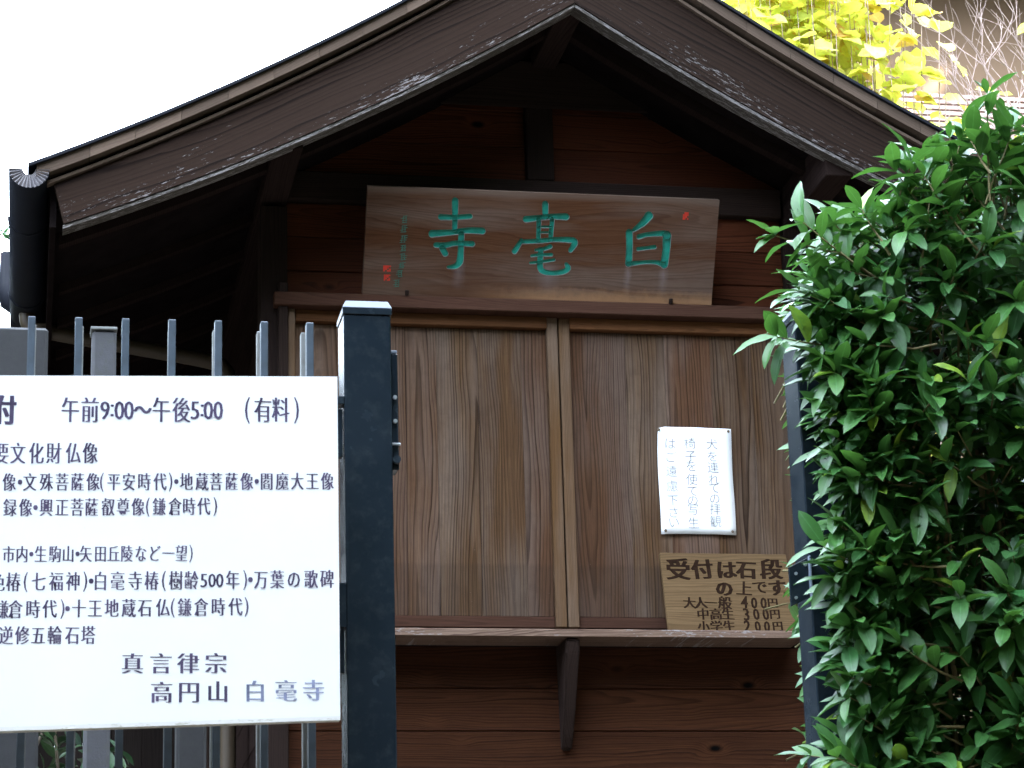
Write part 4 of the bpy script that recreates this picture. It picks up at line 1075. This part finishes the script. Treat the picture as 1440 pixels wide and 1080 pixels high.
# ------------------------------------------------------------------ neighbouring house
def house():
    o = thing('neighbour_house', 'sunlit cream house wall with a louvred strip beyond the trees at the upper right', 'house', (8, 18, 3.5))
    box('wall', (4.2, 14), (17.0, 23), (3.0, 9.99), M['cream'], o, .01)
    box('eave_soffit', (3.6, 14.6), (16.3, 23.6), (10.0, 10.08), M['eave'], o, .01)
    box('fascia', (3.6, 14.6), (16.25, 16.3), (9.96, 10.16), M['eave'], o, .01)
    for k in range(22): x = 3.7+k*.48; box('rafter', (x, x+.06), (16.32, 16.98), (9.90, 9.998), M['eave'], o, .004)
    bm = bmesh.new(); P = [(3.5, 16.1, 10.16), (14.7, 16.1, 10.16), (14.7, 20, 11.9), (3.5, 20, 11.9), (3.5, 23.8, 10.16), (14.7, 23.8, 10.16)]
    v = [bm.verts.new(Vector(p)-Vector((8, 18, 10))) for p in P]; bm.faces.new((v[0], v[1], v[2], v[3])); bm.faces.new((v[3], v[2], v[5], v[4])); bm.faces.new((v[0], v[3], v[4])); bm.faces.new((v[1], v[5], v[2])); bm.faces.new((v[0], v[4], v[5], v[1]))
    bmesh.ops.recalc_face_normals(bm, faces=bm.faces); mesh_ob('roof', bm, M['tile'], o, (8, 18, 10))
    z = 9.0; first = None
    while z > 6.8:
        c = Vector((9.1, 16.93, z-.02))
        if first is None:
            first = box('louvre', (4.3, 13.9), (16.90, 16.925), (z-.036, z), M['louvre'], o, .002)
            first.rotation_euler = (math.radians(-14), 0, 0)
        else: copy_of(first, o, wl(first)+Vector((0, 0, z-9.0)), first.rotation_euler)
        z -= .046
    for x in (4.3, 6.2, 8.1, 10., 11.9, 13.8): box('louvre_post', (x-.03, x+.03), (16.94, 16.995), (6.7, 9.03), M['louvre'], o, .002)
    box('window_frame', (9.2, 11.0), (16.975, 16.998), (9.2, 9.85), M['eave'], o, .003)
house()

# ------------------------------------------------------------------ small evergreen shrub glimpsed under the sign, cedar at the left
DL = [leaf_mesh('leaf', .09, .034, .3, .3, M['leaf_dark'], rs=8), leaf_mesh('leaf', .075, .03, .2, .4, M['leaf_dark'], rs=9)]
crown_tree('camellia_shrub', 'small dark leafed shrub glimpsed between the fence bars under the sign', 'shrub', (.1, 8.4, 2.1), .6, .02, (.09, 8.4, 2.95), (.22, .25, .42), 420, DL, 'leaf_dark', 60, 31, nlimb=5, nclump=14)
def cedar():
    r = random.Random(2); base = Vector((-.95, 11.6, 2.2)); o = thing('cedar_tree', 'young cedar whose feathery tip shows at the left edge beside the gutter', 'tree', base)
    mesh_ob('trunk', tube_bm([(0, 0, 0), (0, 0, 1.5), (.02, 0, 3), (0, 0, 4.3)], [.07, .055, .035, .01], 8), M['bark'], o, base, True)
    nm = leaf_mesh('spray', .05, .008, .2, .1, M['needle'], 'lance', 2, 3); cl = Cloud()
    for i in range(60):
        h = r.uniform(.9, 4.1); a = r.uniform(0, 6.28); ln = (4.5-h)*.24*r.uniform(.7, 1.1)
        if i == 0: h, a, ln = 3.53, 0.04, .86
        if i == 1: h, a, ln = 3.20, -.02, .80
        d = Vector((math.cos(a), math.sin(a), .12)); p0 = Vector((0, 0, h)); pts = [p0+d*ln*t+Vector((0, 0, -.12*ln*t*t)) for t in (0, .25, .5, .75, 1)]
        mesh_ob('branch', tube_bm(pts, [.012, .009, .006, .004, .002], 5), M['bark'], o, base, True)
        for k in range(int((420 if i < 2 else 130)*ln)):
            t = .15+.85*r.random(); p = p0+d*ln*t+Vector((0, 0, -.12*ln*t*t)); q = (d+rv(r)*1.0).normalized()
            cl.add(nm, orient(p+base, q, rv(r), r.uniform(.7, 1.5)), r.random())
    tag(cl.make('foliage', M['needle'], o, base+Vector((0, 0, 2))), kind='stuff')
cedar()
# tall evergreens round the near side of the precinct: they stand outside the picture and shade the hut
SL = [leaf_mesh('spray', .62, .42, .3, .2, M['leaf_dark'], 'lance', 3, 12)]
proto = crown_tree('evergreen_oak', 'tall evergreen oak shading the path, standing nearest the sun side of the camera', 'tree', (11.2, .3, 0), 7, .3, (11.2, .3, 8.2), (3.6, 3.6, 6.6), 5200, SL, 'leaf_dark', 0, 41, nlimb=6, nclump=46, group='evergreens round the path', shell=.33)
kids = list(proto.children)
for n, th in enumerate((-150, -131, -114, -97, -80, -63, -28, -10, 6)):
    a = math.radians(th); x = 2+13*math.cos(a); y = 9.5+13*math.sin(a)
    t = proto.copy(); COL.objects.link(t); t.location = (x, y, 0); t.rotation_euler = (0, 0, n*1.1)
    t.scale = (1.05, 1.05, 1.14) if -85 < th else (1, 1, .62)
    t['label'] = 'tall evergreen oak in the ring of trees behind the camera'
    for c in kids:
        k = c.copy(); COL.objects.link(k); k.parent = t
for n, (x, y) in enumerate(((-6.0, 14.2), (-9.5, 11.5))):  # unseen trees added to darken reflections of the left sky
    t = proto.copy(); COL.objects.link(t); t.location = (x, y, 0); t.rotation_euler = (0, 0, n*2.1+.4); t.scale = (1, 1, .9)
    t['label'] = 'unseen evergreen oak added left of the hut to block sky light'
    for c in kids:
        k = c.copy(); COL.objects.link(k); k.parent = t
proto.scale = (1.1, 1.1, 1.14)
proto['label'] = 'tall evergreen oak in the ring of trees behind the camera'
